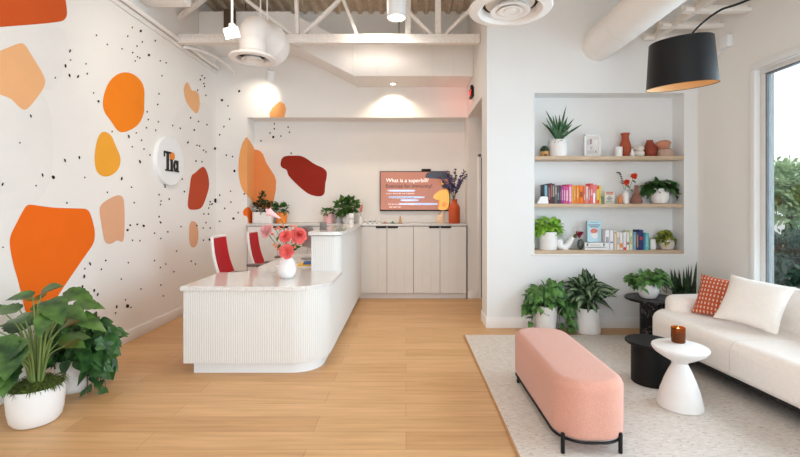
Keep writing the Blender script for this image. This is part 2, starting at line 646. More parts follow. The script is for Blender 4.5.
mb.span((XR + 0.04, WY1 - 0.082, WZ0 + 0.05), (XR + 0.08, WY1 - 0.07, WZ1 - 0.07))
mb.span((XR + 0.04, WY0, WZ1 - 0.082), (XR + 0.08, WY1 - 0.07, WZ1 - 0.07))
structure('gasket', mb, M_frame2, win)
mb = MB(); mb.span((XR + 0.055, WY0, WZ0 + 0.04), (XR + 0.061, WY1 - 0.06, WZ1 - 0.06))
structure('pane', mb, glass, win)

# ---- shop front behind the camera
mb = MB()
mb.span((XL, YF - 0.15, 3.3), (XR, YF, ZC + 0.06))
mb.span((XL, YF - 0.15, 0), (XL + 0.3, YF, 3.3))
mb.span((XR - 0.3, YF - 0.15, 0), (XR, YF, 3.3))
structure('wall_front', mb, M_wall)
mb = MB()
for x in (XL + 0.3, -1.0, 1.2, XR - 0.36):
    mb.span((x, YF - 0.1, 0), (x + 0.06, YF - 0.04, 3.3))
mb.span((XL + 0.3, YF - 0.1, 0), (XR - 0.3, YF - 0.04, 0.08))
mb.span((XL + 0.3, YF - 0.1, 3.22), (XR - 0.3, YF - 0.04, 3.3))
w2 = structure('window_2', mb, M_frame)
mb = MB(); mb.span((XL + 0.3, YF - 0.073, 0.05), (XR - 0.3, YF - 0.067, 3.25))
structure('pane', mb, glass, w2)

# ---- baseboards
def base(name, spans):
    mb = MB()
    for lo, hi in spans:
        mb.span(lo, hi, 0.004)
    structure(name, mb, M_trim)
base('baseboard_left', [((XL, YF, 0), (XL + 0.016, YB, 0.115))])
base('baseboard_niche', [((XC - 0.014, YN - 0.014, 0), (XR, YN, 0.125)), ((XC - 0.014, YN, 0), (XC, YN2, 0.125))])
base('baseboard_back', [((XL, YB - 0.014, 0), (XRL - 0.01, YB, 0.115)), ((XRR + 0.01, YB - 0.014, 0), (1.075, YB, 0.115))])
base('baseboard_right', [((XR - 0.014, YF, 0), (XR, YN, 0.115))])

# ---- passage door in the rear wall
M_doorslab = mat('gray_door', (92, 96, 100), 0.35, noise=0.02)
mb = MB()
mb.span((1.085, YB - 0.02, 0), (1.13, YB + 0.1, 2.175), 0.003)
mb.span((2.0, YB - 0.02, 0), (2.05, YB + 0.1, 2.175), 0.003)
mb.span((1.085, YB - 0.02, 2.13), (2.05, YB + 0.1, 2.175), 0.003)
dr = structure('door_1', mb, M_trim)
mb = MB(); mb.span((1.135, YB + 0.03, 0.01), (1.995, YB + 0.07, 2.125), 0.003)
structure('door_slab', mb, M_doorslab, dr)
mb = MB(); mb.cyl((1.22, YB - 0.02, 0.95), (1.22, YB + 0.03, 0.95), 0.012); mb.cyl((1.215, YB - 0.02, 0.95), (1.33, YB - 0.02, 0.95), 0.009)
structure('door_handle', mb, M_silver, dr)

# ---------------------------------------------------------------- mural painted over the left wall, the rear wall and the recess
def paint(name, rgb):
    return mat(name, rgb, 0.75, noise=0.012, nscale=5, spec=0.15)
P_rust = paint('mural_rust', (205, 88, 38))
P_peach = paint('mural_peach', (240, 182, 130))
P_orange = paint('mural_orange', (242, 134, 32))
P_amber = paint('mural_amber', (238, 166, 58))
P_deep = paint('mural_deep_orange', (240, 110, 26))
P_tan = paint('mural_tan', (226, 172, 136))
P_red = paint('mural_brick_red', (188, 76, 46))
P_apric = paint('mural_apricot', (244, 170, 104))
P_dark = paint('mural_dark_red', (152, 44, 30))
P_spk = paint('mural_speckle', (50, 36, 30))
P_pale = paint('mural_pale_gray', (236, 232, 227))

def on_left(px, py, e=0.002):
    Y = XL * F / (px - CX)
    return Vector((XL + e, Y, H - (py - CY) * Y / F))
def on_recess_side(px, py, e=0.002):
    Y = XRL * F / (px - CX)
    return Vector((XRL + e, Y, H - (py - CY) * Y / F))
def on_rear(px, py, e=0.002):
    p = at(px, py, YB); p.y -= e; return p
def on_recess(px, py, e=0.002):
    p = at(px, py, YR); p.y -= e; return p

def mural(name, pts, mp_, m, parent, it=3, e=0.002, smooth=True):
    mb = MB()
    if smooth:
        pts = smooth_loop(pts, it)
    mb.poly([mp_(x, y, e) for x, y in pts])
    bmesh.ops.triangulate(mb.bm, faces=mb.bm.faces[:])
    return mb.build(name, m, parent, sharp=0, recalc=False)

# pale background patches first, barely proud
mural('mural_patch', [(-30, 60), (20, 64), (50, 100), (54, 150), (50, 185), (36, 204), (8, 212), (-30, 213)], on_left, P_pale, wall_left, e=0.001)
mural('mural_patch', [(-30, 36), (40, 26), (64, 26), (68, 40), (64, 70), (50, 98), (20, 66), (-30, 62)], on_left, P_pale, wall_left, e=0.001)
mural('mural_patch', [(172, 125), (180, 106), (196, 101), (212, 104), (214, 140), (213, 168), (196, 176), (180, 164), (172, 145)], on_left, P_pale, wall_left, e=0.001)

mural('mural_shape', [(-25, -12), (30, -22), (62, -16), (66, 2), (67.5, 20), (52, 23), (0, 27), (-25, 29)], on_left, P_rust, wall_left)
mural('mural_shape', [(-12, 54), (0, 51), (17, 43.5), (24, 43), (30, 53), (45, 77), (45, 86), (36, 99), (27, 109.5), (22, 110), (15, 103), (9, 97), (-12, 92)], on_left, P_peach, wall_left)
mural('mural_shape', [(118, 73), (130, 72), (140, 79), (144.5, 88), (144, 104), (144, 114), (138, 126), (124, 133), (117, 131), (111, 121), (103, 111), (102.5, 98), (108, 82)], on_left, P_orange, wall_left)
mural('mural_shape', [(99, 134), (104, 131), (111, 134.5), (116, 147), (121, 158), (119, 169), (111, 176), (103, 177), (96, 172), (94, 160), (95.5, 145)], on_left, P_amber, wall_left)
q = [(92, 30), (104, 18), (125, 18), (200, 30), (300, 32), (336, 34), (350, 70), (362, 120), (358, 165), (330, 203), (243, 330), (212, 378), (190, 425), (150, 445), (104, 450), (92, 410), (72, 320), (48, 240), (35, 170), (38, 135), (60, 92)]
mural('mural_shape', [(x / 3.81, 200 + y / 3.81) for x, y in q], on_left, P_deep, wall_left, it=3)
mural('mural_shape', [(100, 205), (108, 199), (118, 194.5), (123.5, 197), (124.5, 210), (124.3, 236), (122.5, 243), (117, 239.5), (111, 244.5), (104.5, 243), (102, 228), (99, 212)], on_left, P_tan, wall_left)
mural('mural_shape', [(200, 168), (204, 166), (208, 174), (209.5, 186), (206, 198), (202, 208), (196, 210), (188, 209.5), (187.5, 202), (189.5, 188), (191, 175), (195, 173)], on_left, P_red, wall_left)
mural('mural_shape', [(189.5, 222.5), (193.5, 220.5), (197.5, 224), (198.5, 234), (197.5, 244), (193.5, 248.5), (189.5, 245), (188.7, 234)], on_left, P_tan, wall_left)
mural('mural_shape', [(183.5, 87), (186.5, 81.5), (189, 84), (191.5, 91), (196, 90.5), (199, 94), (200, 104), (198, 113.5), (194.5, 113), (187, 104), (184, 95)], on_left, P_peach, wall_left)
# on the rear wall
mural('mural_shape', [(270, 117.4), (269.6, 113), (272, 108), (276.5, 104), (280, 101.3), (284.5, 104), (286.2, 109), (284.6, 117.4)], on_rear, P_apric, wall_back, it=2, smooth=False)
mural('mural_shape', [(247, 137), (245.6, 138), (242.5, 143), (240.2, 151), (238.8, 160), (238.4, 170), (239.2, 178), (241, 186), (243.6, 191.5), (247, 195)], on_rear, P_apric, wall_back, smooth=False)
mural('mural_shape', [(247, 137.5), (250, 141.5), (254.3, 148.5), (254.3, 203), (250.5, 199.5), (247, 195)], on_recess_side, P_apric, wall_back, smooth=False)
mural('mural_shape', [(254.2, 149.5), (257, 149.8), (260, 151), (263, 154), (266.5, 163), (271, 170), (274.5, 175.5), (276.2, 181), (275.8, 190), (273.6, 202), (270, 208), (262, 208), (257, 206), (254.2, 203.4)], on_recess, paint('mural_apricot_shaded', (238, 148, 86)), wall_back, smooth=False)  # same apricot paint, recess shade put into a darker colour
q = [(428, 118), (436, 94), (458, 83), (500, 83), (535, 83), (565, 97), (612, 131), (655, 147), (675, 168), (674, 195), (664, 240), (664, 280), (650, 298), (622, 300), (585, 291), (555, 272), (515, 237), (475, 196), (466, 180), (462, 158), (440, 150), (428, 138)]
mural('mural_shape', [(200 + x / 5.313, 140 + y / 5.313) for x, y in q], on_recess, P_dark, wall_back, it=2)
mural('mural_shape', [(247, 207), (244.5, 209), (243, 212), (243.6, 215), (246, 216), (247, 216.5)], on_rear, P_deep, wall_back, smooth=False)
mural('mural_shape', [(247, 207), (249, 207.3), (251, 210), (252.6, 213), (252.6, 223), (248.4, 223), (248, 218), (247, 216.5)], on_recess_side, P_deep, wall_back, smooth=False)

# speckles: (x, y, kind) kind 1 small, 2 tall, 3 large
A = [(528,110,1),(562,124,3),(510,145,1),(385,141,1),(568,168,1),(620,163,1),(428,178,1),(547,184,1),(487,195,1),(530,210,1),(595,220,3),(549,227,1),(558,232,1),(540,244,1),(640,243,1),(664,251,1),(279,204,2),(281,240,1),(261,264,2),(343,255,1),(348,295,1),(220,311,1),(277,302,2),(311,306,2),(373,372,1),(393,405,3),(647,303,1),(635,375,1),(630,418,1),(588,447,1)]
B = [(122,8,2),(78,115,1),(9,281,2),(169,244,2),(212,253,4),(143,287,1),(259,186,2),(316,174,2),(338,254,1),(267,356,1),(447,70,1),(514,90,2),(544,76,1),(528,131,1),(565,105,1),(575,140,1),(559,191,2),(486,259,2),(525,293,1),(428,313,1),(536,354,1),(599,164,1),(592,22,1),(632,31,1),(622,65,1),(585,55,1),(660,282,3),(646,267,1),(728,260,1),(737,311,1),(635,322,1),(643,348,1),(676,340,1),(640,432,1),(636,410,1),(520,446,1),(549,441,1),(575,448,1),(690,46,1),(720,57,1),(762,15,1),(750,115,1),(775,65,1),(783,188,1),(793,30,1)]
C_ = [(310,48,1),(318,55,1),(305,60,1),(318,80,1),(322,108,1),(316,72,1),(297,92,1),(424,95,3),(372,122,3),(390,140,1),(275,176,1),(287,213,1),(325,197,1),(378,203,1),(395,180,1),(365,228,1),(350,270,3),(268,250,1),(295,260,1),(303,262,1),(315,275,1),(322,280,1),(385,290,1),(404,294,1),(410,338,3),(292,308,1),(310,310,1),(440,408,1),(352,428,4),(365,412,1),(335,432,1),(340,440,1),(398,400,1),(380,452,1)]
D = [(20,35,1),(97,65,1),(85,128,1),(105,127,1),(124,131,3),(78,143,3),(92,172,1),(113,173,1),(168,42,1),(172,70,1),(155,152,1),(168,105,1),(185,20,1),(173,122,1),(193,148,1),(173,167,1),(197,55,1),(231,133,1),(240,33,1),(276,130,1),(296,97,1),(309,97,1),(302,122,1),(314,137,1),(294,137,1),(313,170,3),(295,172,1),(330,60,4),(313,70,1),(320,68,1),(310,80,1),(342,118,1),(381,110,3),(374,63,1),(395,93,1),(218,203,1),(155,230,1),(187,240,1),(172,250,1),(272,240,1),(260,232,1),(15,230,1),(3,255,1),(80,236,1),(60,283,1),(116,311,1),(210,262,1),(173,300,1),(180,331,1),(47,362,2),(72,342,1),(78,360,4),(88,364,1),(44,380,1)]
E = [(253,10,1),(10,180,1),(402,230,1),(342,243,2),(322,262,1),(385,264,1),(320,291,2),(313,330,2),(358,345,2),(371,360,2),(332,389,1),(36,380,1)]
G = [(540,138,1),(541,187,1),(498,230,1),(530,270,3),(605,260,1),(408,307,1),(677,170,1),(690,221,1),(707,430,1)]
spk = [(x / 4, y / 4, k) for x, y, k in A] + [(x / 4, 114 + y / 4, k) for x, y, k in B] + [(100 + x / 3.047, 60 + y / 3.047, k) for x, y, k in C_]
spk += [(100 + x / 2.856, 180 + y / 2.856, k) for x, y, k in D] + [(x / 3.81, 200 + y / 3.81, k) for x, y, k in E]
sl, sr, sc = MB(), MB(), MB()
rng = random.Random(3)
def speck(mb, fn, x, y, k):
    rx, ry = {1: (0.75, 0.95), 2: (0.95, 2.0), 3: (1.25, 1.4), 4: (1.7, 2.0)}[k]
    a0 = rng.uniform(-0.5, 0.5)
    pts = []
    for j in range(9):
        a = 2 * PI * j / 9
        r = rng.uniform(0.82, 1.12)
        u, v = rx * r * math.cos(a), ry * r * math.sin(a)
        pts.append(fn(x + u * math.cos(a0) - v * math.sin(a0), y + u * math.sin(a0) + v * math.cos(a0), 0.003))
    mb.poly(pts)
for x, y, k in spk:
    if x < 216:
        speck(sl, on_left, x, y, k)
    elif x < 245.5 or y < 116:
        speck(sr, on_rear, x, y, k)
for x, y, k in G:
    speck(sc, on_recess, 220 + x / 9.94, 110 + y / 9.94, k)
sl.build('speckle_pattern', P_spk, wall_left, sharp=0, recalc=False)['kind'] = 'stuff'
sr.build('speckle_pattern', P_spk, wall_back, sharp=0, recalc=False)['kind'] = 'stuff'
sc.build('speckle_pattern', P_spk, wall_back, sharp=0, recalc=False)['kind'] = 'stuff'

# ---------------------------------------------------------------- overhead steel and ducts
# truss across the room in front of the rear wall
YT = 5.40
def bar(mb, a, b, w, d):
    a, b = Vector(a), Vector(b)
    v = b - a
    mb.box((a + b) / 2, (w, d, v.length), v.to_track_quat('Z', 'Y').to_matrix(), 0.004)
tr_ = thing('roof_truss', 'white painted steel truss crossing the room below the ceiling deck', 'truss', (XL, YT, 3.44))
def rel(v, o=tr_): return Vector(v) - o.location
mb = MB()
mb.box(rel((-0.962, YT - 0.05, 3.48)), (3.76, 0.035, 0.10), None, 0.004)
mb.box(rel((-0.962, YT - 0.03, 3.427)), (3.76, 0.075, 0.012))
mb.box(rel((-0.962, YT + 0.05, 3.50)), (3.76, 0.035, 0.10), None, 0.004)
mb.build('bottom_chord', M_steel, tr_)
mb = MB()
mb.box(rel((-0.962, YT, 4.23)), (3.76, 0.14, 0.09), None, 0.004)
mb.build('top_chord', M_steel, tr_)
for (x0, y0), (x1, y1), w in [((246, 0), (292, 35), 0.05), ((298, 35), (296, -8), 0.065), ((303, 35), (344, -4), 0.045), ((340, -8), (357, 35), 0.07),
                              ((408, 35), (408, -8), 0.05), ((432, 36), (396, 0), 0.045), ((438, 35), (438, -8), 0.055), ((445, 35), (480, 0), 0.05),
                              ((176, 20), (212, -8), 0.06)]:
    a, b_ = at(x0, y0, YT), at(x1, y1, YT)
    w *= 1.35
    t = (4.22 - a.z) / (b_.z - a.z) if b_.z > a.z else 1
    mb = MB(); bar(mb, rel(a), rel(a + (b_ - a) * t if abs(b_.x - a.x) < 0.9 else b_), w, 0.04)
    mb.build('web_bar', M_steel, tr_)

# joist along the right wall with its short outriggers
jo = thing('roof_joist', 'white painted joist with outrigger bars beside the right wall', 'joist', (2.83, 1.0, 3.3))
def relj(v): return Vector(v) - jo.location
mb = MB(); mb.box(relj((2.80, 1.4, 3.30)), (0.04, 6.9, 0.06), None, 0.004); mb.box(relj((2.87, 1.4, 3.33)), (0.04, 6.9, 0.06), None, 0.004)
mb.build('bottom_chord', M_steel, jo)
mb = MB(); mb.box(relj((2.835, 1.4, 4.22)), (0.12, 6.9, 0.09), None, 0.004); mb.build('top_chord', M_steel, jo)
for k in range(9):
    ya = 4.85 - k * 0.7
    mb = MB(); bar(mb, relj((2.835, ya, 3.32)), relj((2.835, ya - 0.35, 4.2)), 0.04, 0.04); bar(mb, relj((2.835, ya - 0.7, 3.32)), relj((2.835, ya - 0.35, 4.2)), 0.04, 0.04)
    mb.build('web_bar', M_steel, jo)
for yb in (4.17, 4.53, 4.85):
    mb = MB(); mb.box(relj((3.01, yb, 3.29)), (0.64, 0.07, 0.035), None, 0.003); mb.box(relj((3.01, yb + 0.03, 3.325)), (0.64, 0.012, 0.06))
    mb.build('outrigger', M_duct, jo)

# pipe on the left wall and the flexible conduit from it
mb = MB(); mb.tube([(XL + 0.035, YF + 0.1, 3.46), (XL + 0.035, 2, 3.46), (XL + 0.035, YB - 0.01, 3.46)], 0.028, 10)
mb.box((XL + 0.012, 1.8, 3.40), (0.024, 9.2, 0.05), None, 0.003)
tag(mb.build('wall_pipe', M_duct), 'white pipe running high along the mural wall', 'pipe')
p0, p1, p2, p3 = Vector((XL + 0.05, 5.42, 3.40)), Vector((-2.55, 5.6, 3.42)), Vector((-2.5, 6.0, 3.40)), at(235, 74, YB - 0.01)
cur = [p0 * (1 - t) ** 3 + p1 * 3 * t * (1 - t) ** 2 + p2 * 3 * t * t * (1 - t) + p3 * t ** 3 for t in [i / 12 for i in range(13)]]
mb = MB(); mb.tube(cur, 0.018, 8)
tag(mb.build('conduit', M_duct), 'thin white conduit curving from the mural wall to the rear wall', 'conduit')

# long rectangular duct in front of the rear wall, stepping up to the left
YD = 5.92
dz = 0.43
prof = [(XC - 0.003, 3.184), (-0.716, 3.184), (-1.62, 3.64), (XL + 0.003, 3.64)]
du = thing('rectangular_duct', 'white sheet metal duct stepping up to the left along the rear wall', 'duct', (-0.9, 6.2, 3.2))
def reld(v): return Vector(v) - du.location
mb = MB()
ring = []
for x, z in prof:
    ring.append([mb.bm.verts.new(reld((x, y, zz))) for y, zz in ((YD, z), (YD, z + dz), (YB - 0.002, z + dz), (YB - 0.002, z))])
for Aa, Bb in zip(ring[:-1], ring[1:]):
    for k in range(4):
        mb.face([Aa[k], Aa[(k + 1) % 4], Bb[(k + 1) % 4], Bb[k]])
mb.face(ring[0]); mb.face(ring[-1][::-1])
mb.build('duct_body', M_duct, du, sharp=10)
for x, z in ((-0.716, 3.184), (-0.40, 3.184), (0.35, 3.184), (0.62, 3.184), (-2.05, 3.64), (-2.45, 3.64)):
    mb = MB(); mb.span(reld((x - 0.012, YD - 0.008, z - 0.008)), reld((x + 0.012, YB - 0.003, z + dz + 0.005)), 0.002)
    mb.build('seam', M_duct, du)
for x in (-0.1, -2.3):
    mb = MB(); mb.cyl(reld((x, YD + 0.25, (3.6 if x > -1 else 4.06))), reld((x, YD + 0.25, ZC + 0.02)), 0.006, 6)
    mb.build('hanger_rod', M_black, du)

def diffuser(parent, r, z, thick=0.035):
    """round ceiling diffuser of nested cones, opening downwards, rim at height z"""
    mb = MB(); mb.lathe([(r * 0.66, 0.05), (r * 0.70, 0.03), (r * 0.98, 0.012), (r, 0.0), (r * 0.97, -0.012), (r * 0.76, -0.02), (r * 0.68, 0.0), (r * 0.65, 0.03)], (0, 0, z), 48)
    mb.build('flange', M_duct, parent)
    mb = MB(); mb.lathe([(0.001, 0.045), (r * 0.66, 0.045)], (0, 0, z), 40); mb.build('throat', M_gap, parent)
    for f in (0.45, 0.27):
        mb = MB(); mb.lathe([(r * (f - 0.16), 0.03), (r * f, -0.012), (r * (f + 0.03), -0.022), (r * (f - 0.04), -0.026), (r * (f - 0.2), 0.0)], (0, 0, z), 40)
        mb.build('cone_ring', M_duct, parent)
    mb = MB(); mb.lathe([(0, -0.024), (r * 0.13, -0.022), (r * 0.16, -0.012), (r * 0.13, 0.02), (0, 0.03)], (0, 0, z), 24); mb.build('centre_cap', M_duct, parent)

# round duct over the desk with its elbow, drop and diffuser
dx, dy = at(252.5, 60, 4.74).x, 4.74
zb = at(0, 57, 4.74).z
rd = thing('round_duct', 'white round duct dropping from an elbow to a diffuser above the desk', 'duct', (dx, dy, zb))
rdr = 0.138
ztop = 3.40 - zb
mb = MB(); mb.cyl((0, 0, 0.03), (0, 0, ztop - 0.18), rdr, 36); mb.build('drop_pipe', M_duct, rd)
rings_mb = MB()
for zz in (0.05, ztop - 0.185):
    rings_mb.lathe([(rdr + 0.001, zz - 0.008), (rdr + 0.005, zz), (rdr + 0.001, zz + 0.008)], (0, 0, 0), 36)
rings_mb.build('pipe_bead', M_duct, rd)
mb = MB()      # elbow: a swept quarter turn growing into the big horizontal run
pts = []
for i in range(10):
    a = R(90) * i / 9
    pts.append((Vector((0, 0.18 * (1 - math.cos(a)), ztop - 0.18 + 0.18 * math.sin(a))), rdr + 0.012 * (i / 9), a))
ringsv = []
for p, r_, a in pts:
    t = Vector((0, math.sin(a), math.cos(a)))
    u = Vector((1, 0, 0)); v = t.cross(u)
    ringsv.append([mb.bm.verts.new(p + (u * math.cos(2 * PI * k / 36) + v * math.sin(2 * PI * k / 36)) * r_) for k in range(36)])
for Aa, Bb in zip(ringsv[:-1], ringsv[1:]):
    for k in range(36):
        mb.face([Aa[k], Aa[(k + 1) % 36], Bb[(k + 1) % 36], Bb[k]])
mb.build('elbow', M_duct, rd)
pe = pts[-1][0]
mb = MB(); mb.lathe([(0, 0), (0.15, 0.0), (0.152, 0.06), (0.24, 0.20), (0.248, 0.22), (0.25, 0.42), (0, 0.42)], pe, 36, Vector((0, 1, -0.10))); mb.build('horizontal_run', M_duct, rd)
for q in (0.08, 0.32):
    mb = MB(); mb.cyl(pe + Vector((0.0, q, 0.13)), pe + Vector((0.0, q, ZC + 0.02 - zb - pe.z)), 0.008, 6); mb.build('hanger_rod', M_duct, rd)
diffuser(rd, 0.245, -0.015)

# big diffuser near the camera, its own drop pipe going up to the deck
c = at(510, 9, 3.38)
bd = thing('ceiling_diffuser', 'large round white air diffuser hanging in front of the niche wall', 'air diffuser', c)
mb = MB(); mb.cyl((0, 0, 0.04), (0, 0, ZC + 0.02 - c.z), 0.19, 36); mb.build('drop_pipe', M_duct, bd)
diffuser(bd, 0.325, 0.0)

# spiral duct running from the niche wall over the seating
ax = at(598, 45, YN)
sd = thing('spiral_duct', 'white spiral-wound round duct entering the wall above the shelves', 'duct', (ax.x, YN, ax.z))
mb = MB()
rs = 0.185
mb.lathe([(0, 0), (rs, 0.0)] + [(rs + (0.0025 if k % 2 else 0.0), 0.06 * k + 0.002) for k in range(1, 90)] + [(rs, 5.5), (0, 5.5)], (0, 0, 0), 40, (0, -1, 0))
mb.build('duct_body', M_duct, sd, sharp=60)
for yy in (-0.6, -2.6, -4.6):
    mb = MB(); mb.lathe([(rs + 0.004, -0.012), (rs + 0.008, 0), (rs + 0.004, 0.012)], (0, yy, 0), 40, (0, -1, 0)); mb.build('hanger_strap', M_duct, sd)
    mb = MB(); mb.cyl((0, yy, rs), (0, yy, ZC + 0.02 - ax.z), 0.006, 6); mb.build('hanger_rod', M_duct, sd)

# cable box on the duct behind the spotlight
c = at(231, 22, YD)
jb = thing('cable_box', 'dark brown cable box on the raised duct behind the square spotlight', 'cable box', (c.x, YD - 0.0085, c.z))
mb = MB(); mb.box((0, -0.03, 0), (0.15, 0.058, 0.30), None, 0.006); mb.build('housing', mat('brown_cables', (112, 88, 68), 0.8, noise=0.3, nscale=40, stretch=(8, 1, 1)), jb)
mb = MB(); mb.box((0.06, -0.062, -0.10), (0.035, 0.008, 0.07), None, 0.002); mb.build('terminal', mat('terminal_green', (70, 110, 84), 0.6), jb)

# boxed duct at the top left
mb = MB(); mb.span((XL + 0.002, 4.3, 3.58), (-2.36, 4.75, 3.84), 0.03, 3)
mb.span((-2.56, 4.45, 3.83), (-2.5, 4.5, ZC + 0.02))
tag(mb.build('duct_stub', M_duct), 'short boxed white duct high at the left wall', 'duct')

# ---------------------------------------------------------------- ceiling lamps
M_bulb = mat('warm_lens', (255, 240, 214), 0.4, noise=0.0, emit=6.0)
c = at(396.5, 18, 5.0)
cl = thing('cylinder_lamp', 'white cylinder downlight hanging below the ceiling deck', 'ceiling lamp', c)
mb = MB(); mb.lathe([(0.099, 0.03), (0.099, 0.0), (0.109, -0.004), (0.111, 0.0), (0.111, 0.36), (0.095, 0.375), (0, 0.375)], (0, 0, 0), 36); mb.build('housing', M_white, cl)
mb = MB(); mb.lathe([(0, 0.012), (0.098, 0.012)], (0, 0, 0), 32); mb.build('lens', M_bulb, cl)
mb = MB(); mb.cyl((0, 0, 0.37), (0, 0, ZC + 0.03 - c.z), 0.01, 8); mb.build('stem', M_white, cl)
spot('cylinder_lamp_light', c - Vector((0, 0, 0.02)), c + Vector((0, 0.3, -2)), 28, 168, WARM, 0.9, 0.08)

M_led = mat('spot_lens', (255, 246, 228), 0.4, noise=0.0, emit=9.0)
c = at(226.5, 33, 3.9)
sp_ = thing('track_spotlight', 'square white spotlight on a rod aimed at the mural', 'spotlight', c)
q = Vector((-0.35, -0.75, -0.35)).to_track_quat('-Z', 'Y').to_matrix()
mb = MB(); mb.box((0.03, 0.05, 0.02), (0.105, 0.105, 0.09), q, 0.006); mb.build('head', M_white, sp_)
mb = MB(); mb.box(Vector((0.03, 0.05, 0.02)) + q @ Vector((0, 0, -0.046)), (0.09, 0.09, 0.006), q, 0.002); mb.build('lens', M_led, sp_)
mb = MB(); mb.cyl((0.03, 0.05, 0.05), (0.03, 0.05, ZC + 0.03 - c.z), 0.010, 8); mb.cyl((0.03, 0.05, 0.04), (0.03, 0.05, 0.10), 0.03, 12); mb.build('rod', M_white, sp_)

c = at(270.5, 75, 6.05)
s2 = thing('wall_spotlight', 'small ribbed white spotlight under the round duct lighting the rear wall', 'spotlight', c)
d_ = Vector((-0.25, 0.45, -0.8)).normalized()
mb = MB(); mb.lathe([(0, 0), (0.05, 0.0), (0.055, 0.02), (0.05, 0.025), (0.055, 0.045), (0.05, 0.05), (0.055, 0.07), (0.05, 0.075), (0.055, 0.1), (0.06, 0.14), (0.05, 0.14)], Vector(d_) * -0.07, 20, d_); mb.build('head', M_white, s2)
mb = MB(); mb.lathe([(0, 0), (0.049, 0.0)], d_ * 0.06, 20, d_); mb.build('lens', M_led, s2)
mb = MB(); mb.cyl((0, 0, 0.03), (0, 0, 3.655 - c.z), 0.012, 8); mb.build('rod', M_white, s2)
spot('wall_spotlight_light', c + d_ * 0.09, at(262, 100, YB), 13, 84, (1, 0.9, 0.76), 0.95, 0.03)
# downlight set in the underside of the long duct
c = at(393, 84, 6.28)
c.z = 3.184
dl = thing('puck_downlight', 'tiny round downlight under the long duct above the screen', 'ceiling lamp', c)
mb = MB(); mb.lathe([(0, 0.0), (0.05, 0.0), (0.05, -0.012), (0.04, -0.014), (0.036, -0.006)], (0, 0, 0), 24); mb.build('housing', M_white, dl)
mb = MB(); mb.lathe([(0, -0.007), (0.036, -0.007)], (0, 0, 0), 24); mb.build('lens', M_led, dl)
spot('puck_downlight_light', c - Vector((0, 0, 0.03)), c + Vector((0, 0.06, -1)), 34, 128, (1.0, 0.84, 0.62), 0.7, 0.03)
# unseen spots added to brighten the mural wall
spot('mural_fill_rear', (-1.25, 3.3, 3.75), (XL, 4.9, 2.3), 54, 66, (1, 0.88, 0.74), 0.9, 0.05)
spot('mural_fill_front', (-1.0, 2.3, 3.8), (XL, 3.2, 2.2), 16, 90, (1, 0.9, 0.8), 0.9, 0.05)

# exit sign on the passage header
M_exit = mat('exit_letter_red', (255, 40, 30), 0.5, noise=0, emit=5.0)
ez = at(473.5, 93, 5.95).z
ex = thing('exit_sign', 'black exit sign with lit red letters above the passage', 'exit sign', (XC, 5.95, ez - 0.09))
mb = MB(); mb.box((-0.02, 0, 0.09), (0.036, 0.20, 0.13), None, 0.004); mb.build('housing', M_black, ex)
text('lettering', 'EXIT', 0.085, M_exit, ex, (-0.0385, 0, 0.06), (R(90), 0, R(-90)), 'CENTER')
mb = MB(); mb.box((-0.02, 0, 0.172), (0.03, 0.08, 0.04), None, 0.003); mb.build('bracket', M_black, ex)
d = bpy.data.lights.new('exit_glow', 'AREA'); d.size = 0.12; d.energy = 0.55; d.color = (1, 0.12, 0.06)
o = bpy.data.objects.new('exit_glow', d); o.location = (XC - 0.07, 6.05, ez); COL.objects.link(o)
o.rotation_euler = Vector((-0.3, 1.0, -0.55)).to_track_quat('-Z', 'Y').to_euler()

# round brand sign on the mural
yc = XL * F / (167.8 - CX)
zc_ = H - (161.0 - CY) * yc / F
sg = thing('round_sign', 'round white wall sign with black lettering and an orange dot', 'sign', (XL, yc, zc_))
mb = MB(); mb.lathe([(0, 0.0), (0.318, 0.0), (0.318, 0.034), (0.312, 0.04), (0, 0.04)], (0, 0, 0), 56, (1, 0, 0)); mb.build('disc', M_white, sg)
M_ink = mat('sign_black', (26, 22, 22), 0.5)
def glyph(polys, name, m, dep=0.012):
    """letter outlines in the disc's own plane: u to the right, v up"""
    mb = MB()
    for pl in polys:
        lo = [mb.bm.verts.new((0.0402, u, v)) for u, v in pl]
        hi = [mb.bm.verts.new((0.0402 + dep, u, v)) for u, v in pl]
        n = len(pl)
        for k in range(n):
            mb.face([lo[k], lo[(k + 1) % n], hi[(k + 1) % n], hi[k]])
        mb.face(lo[::-1]); mb.face(hi)
    return mb.build(name, m, sg, sharp=20)
def rect(u0, v0, u1, v1): return [(u0, v0), (u1, v0), (u1, v1), (u0, v1)]
glyph([rect(-0.172, 0.085, -0.012, 0.112), rect(-0.172, 0.04, -0.160, 0.112), rect(-0.024, 0.05, -0.012, 0.112), rect(-0.112, -0.135, -0.068, 0.112), rect(-0.140, -0.135, -0.042, -0.117)], 'letter_t', M_ink)
glyph([rect(-0.018, -0.125, 0.022, 0.012), rect(-0.034, 0.002, 0.022, 0.018), rect(-0.034, -0.135, 0.040, -0.117)], 'letter_i', M_ink)
def ring_arc(cu, cv, ru, rv, a0, a1, w, n=14):
    o_ = [(cu + ru * math.cos(R(a0 + (a1 - a0) * k / n)), cv + rv * math.sin(R(a0 + (a1 - a0) * k / n))) for k in range(n + 1)]
    i_ = [(cu + (ru - w) * math.cos(R(a0 + (a1 - a0) * k / n)), cv + (rv - w * 0.6) * math.sin(R(a0 + (a1 - a0) * k / n))) for k in range(n + 1)]
    return [[o_[k], o_[k + 1], i_[k + 1], i_[k]] for k in range(n)]
glyph([rect(0.125, -0.125, 0.158, 0.018), rect(0.125, -0.135, 0.176, -0.117)] + ring_arc(0.098, -0.058, 0.05, 0.078, 20, 340, 0.032, 20), 'letter_a', M_ink)
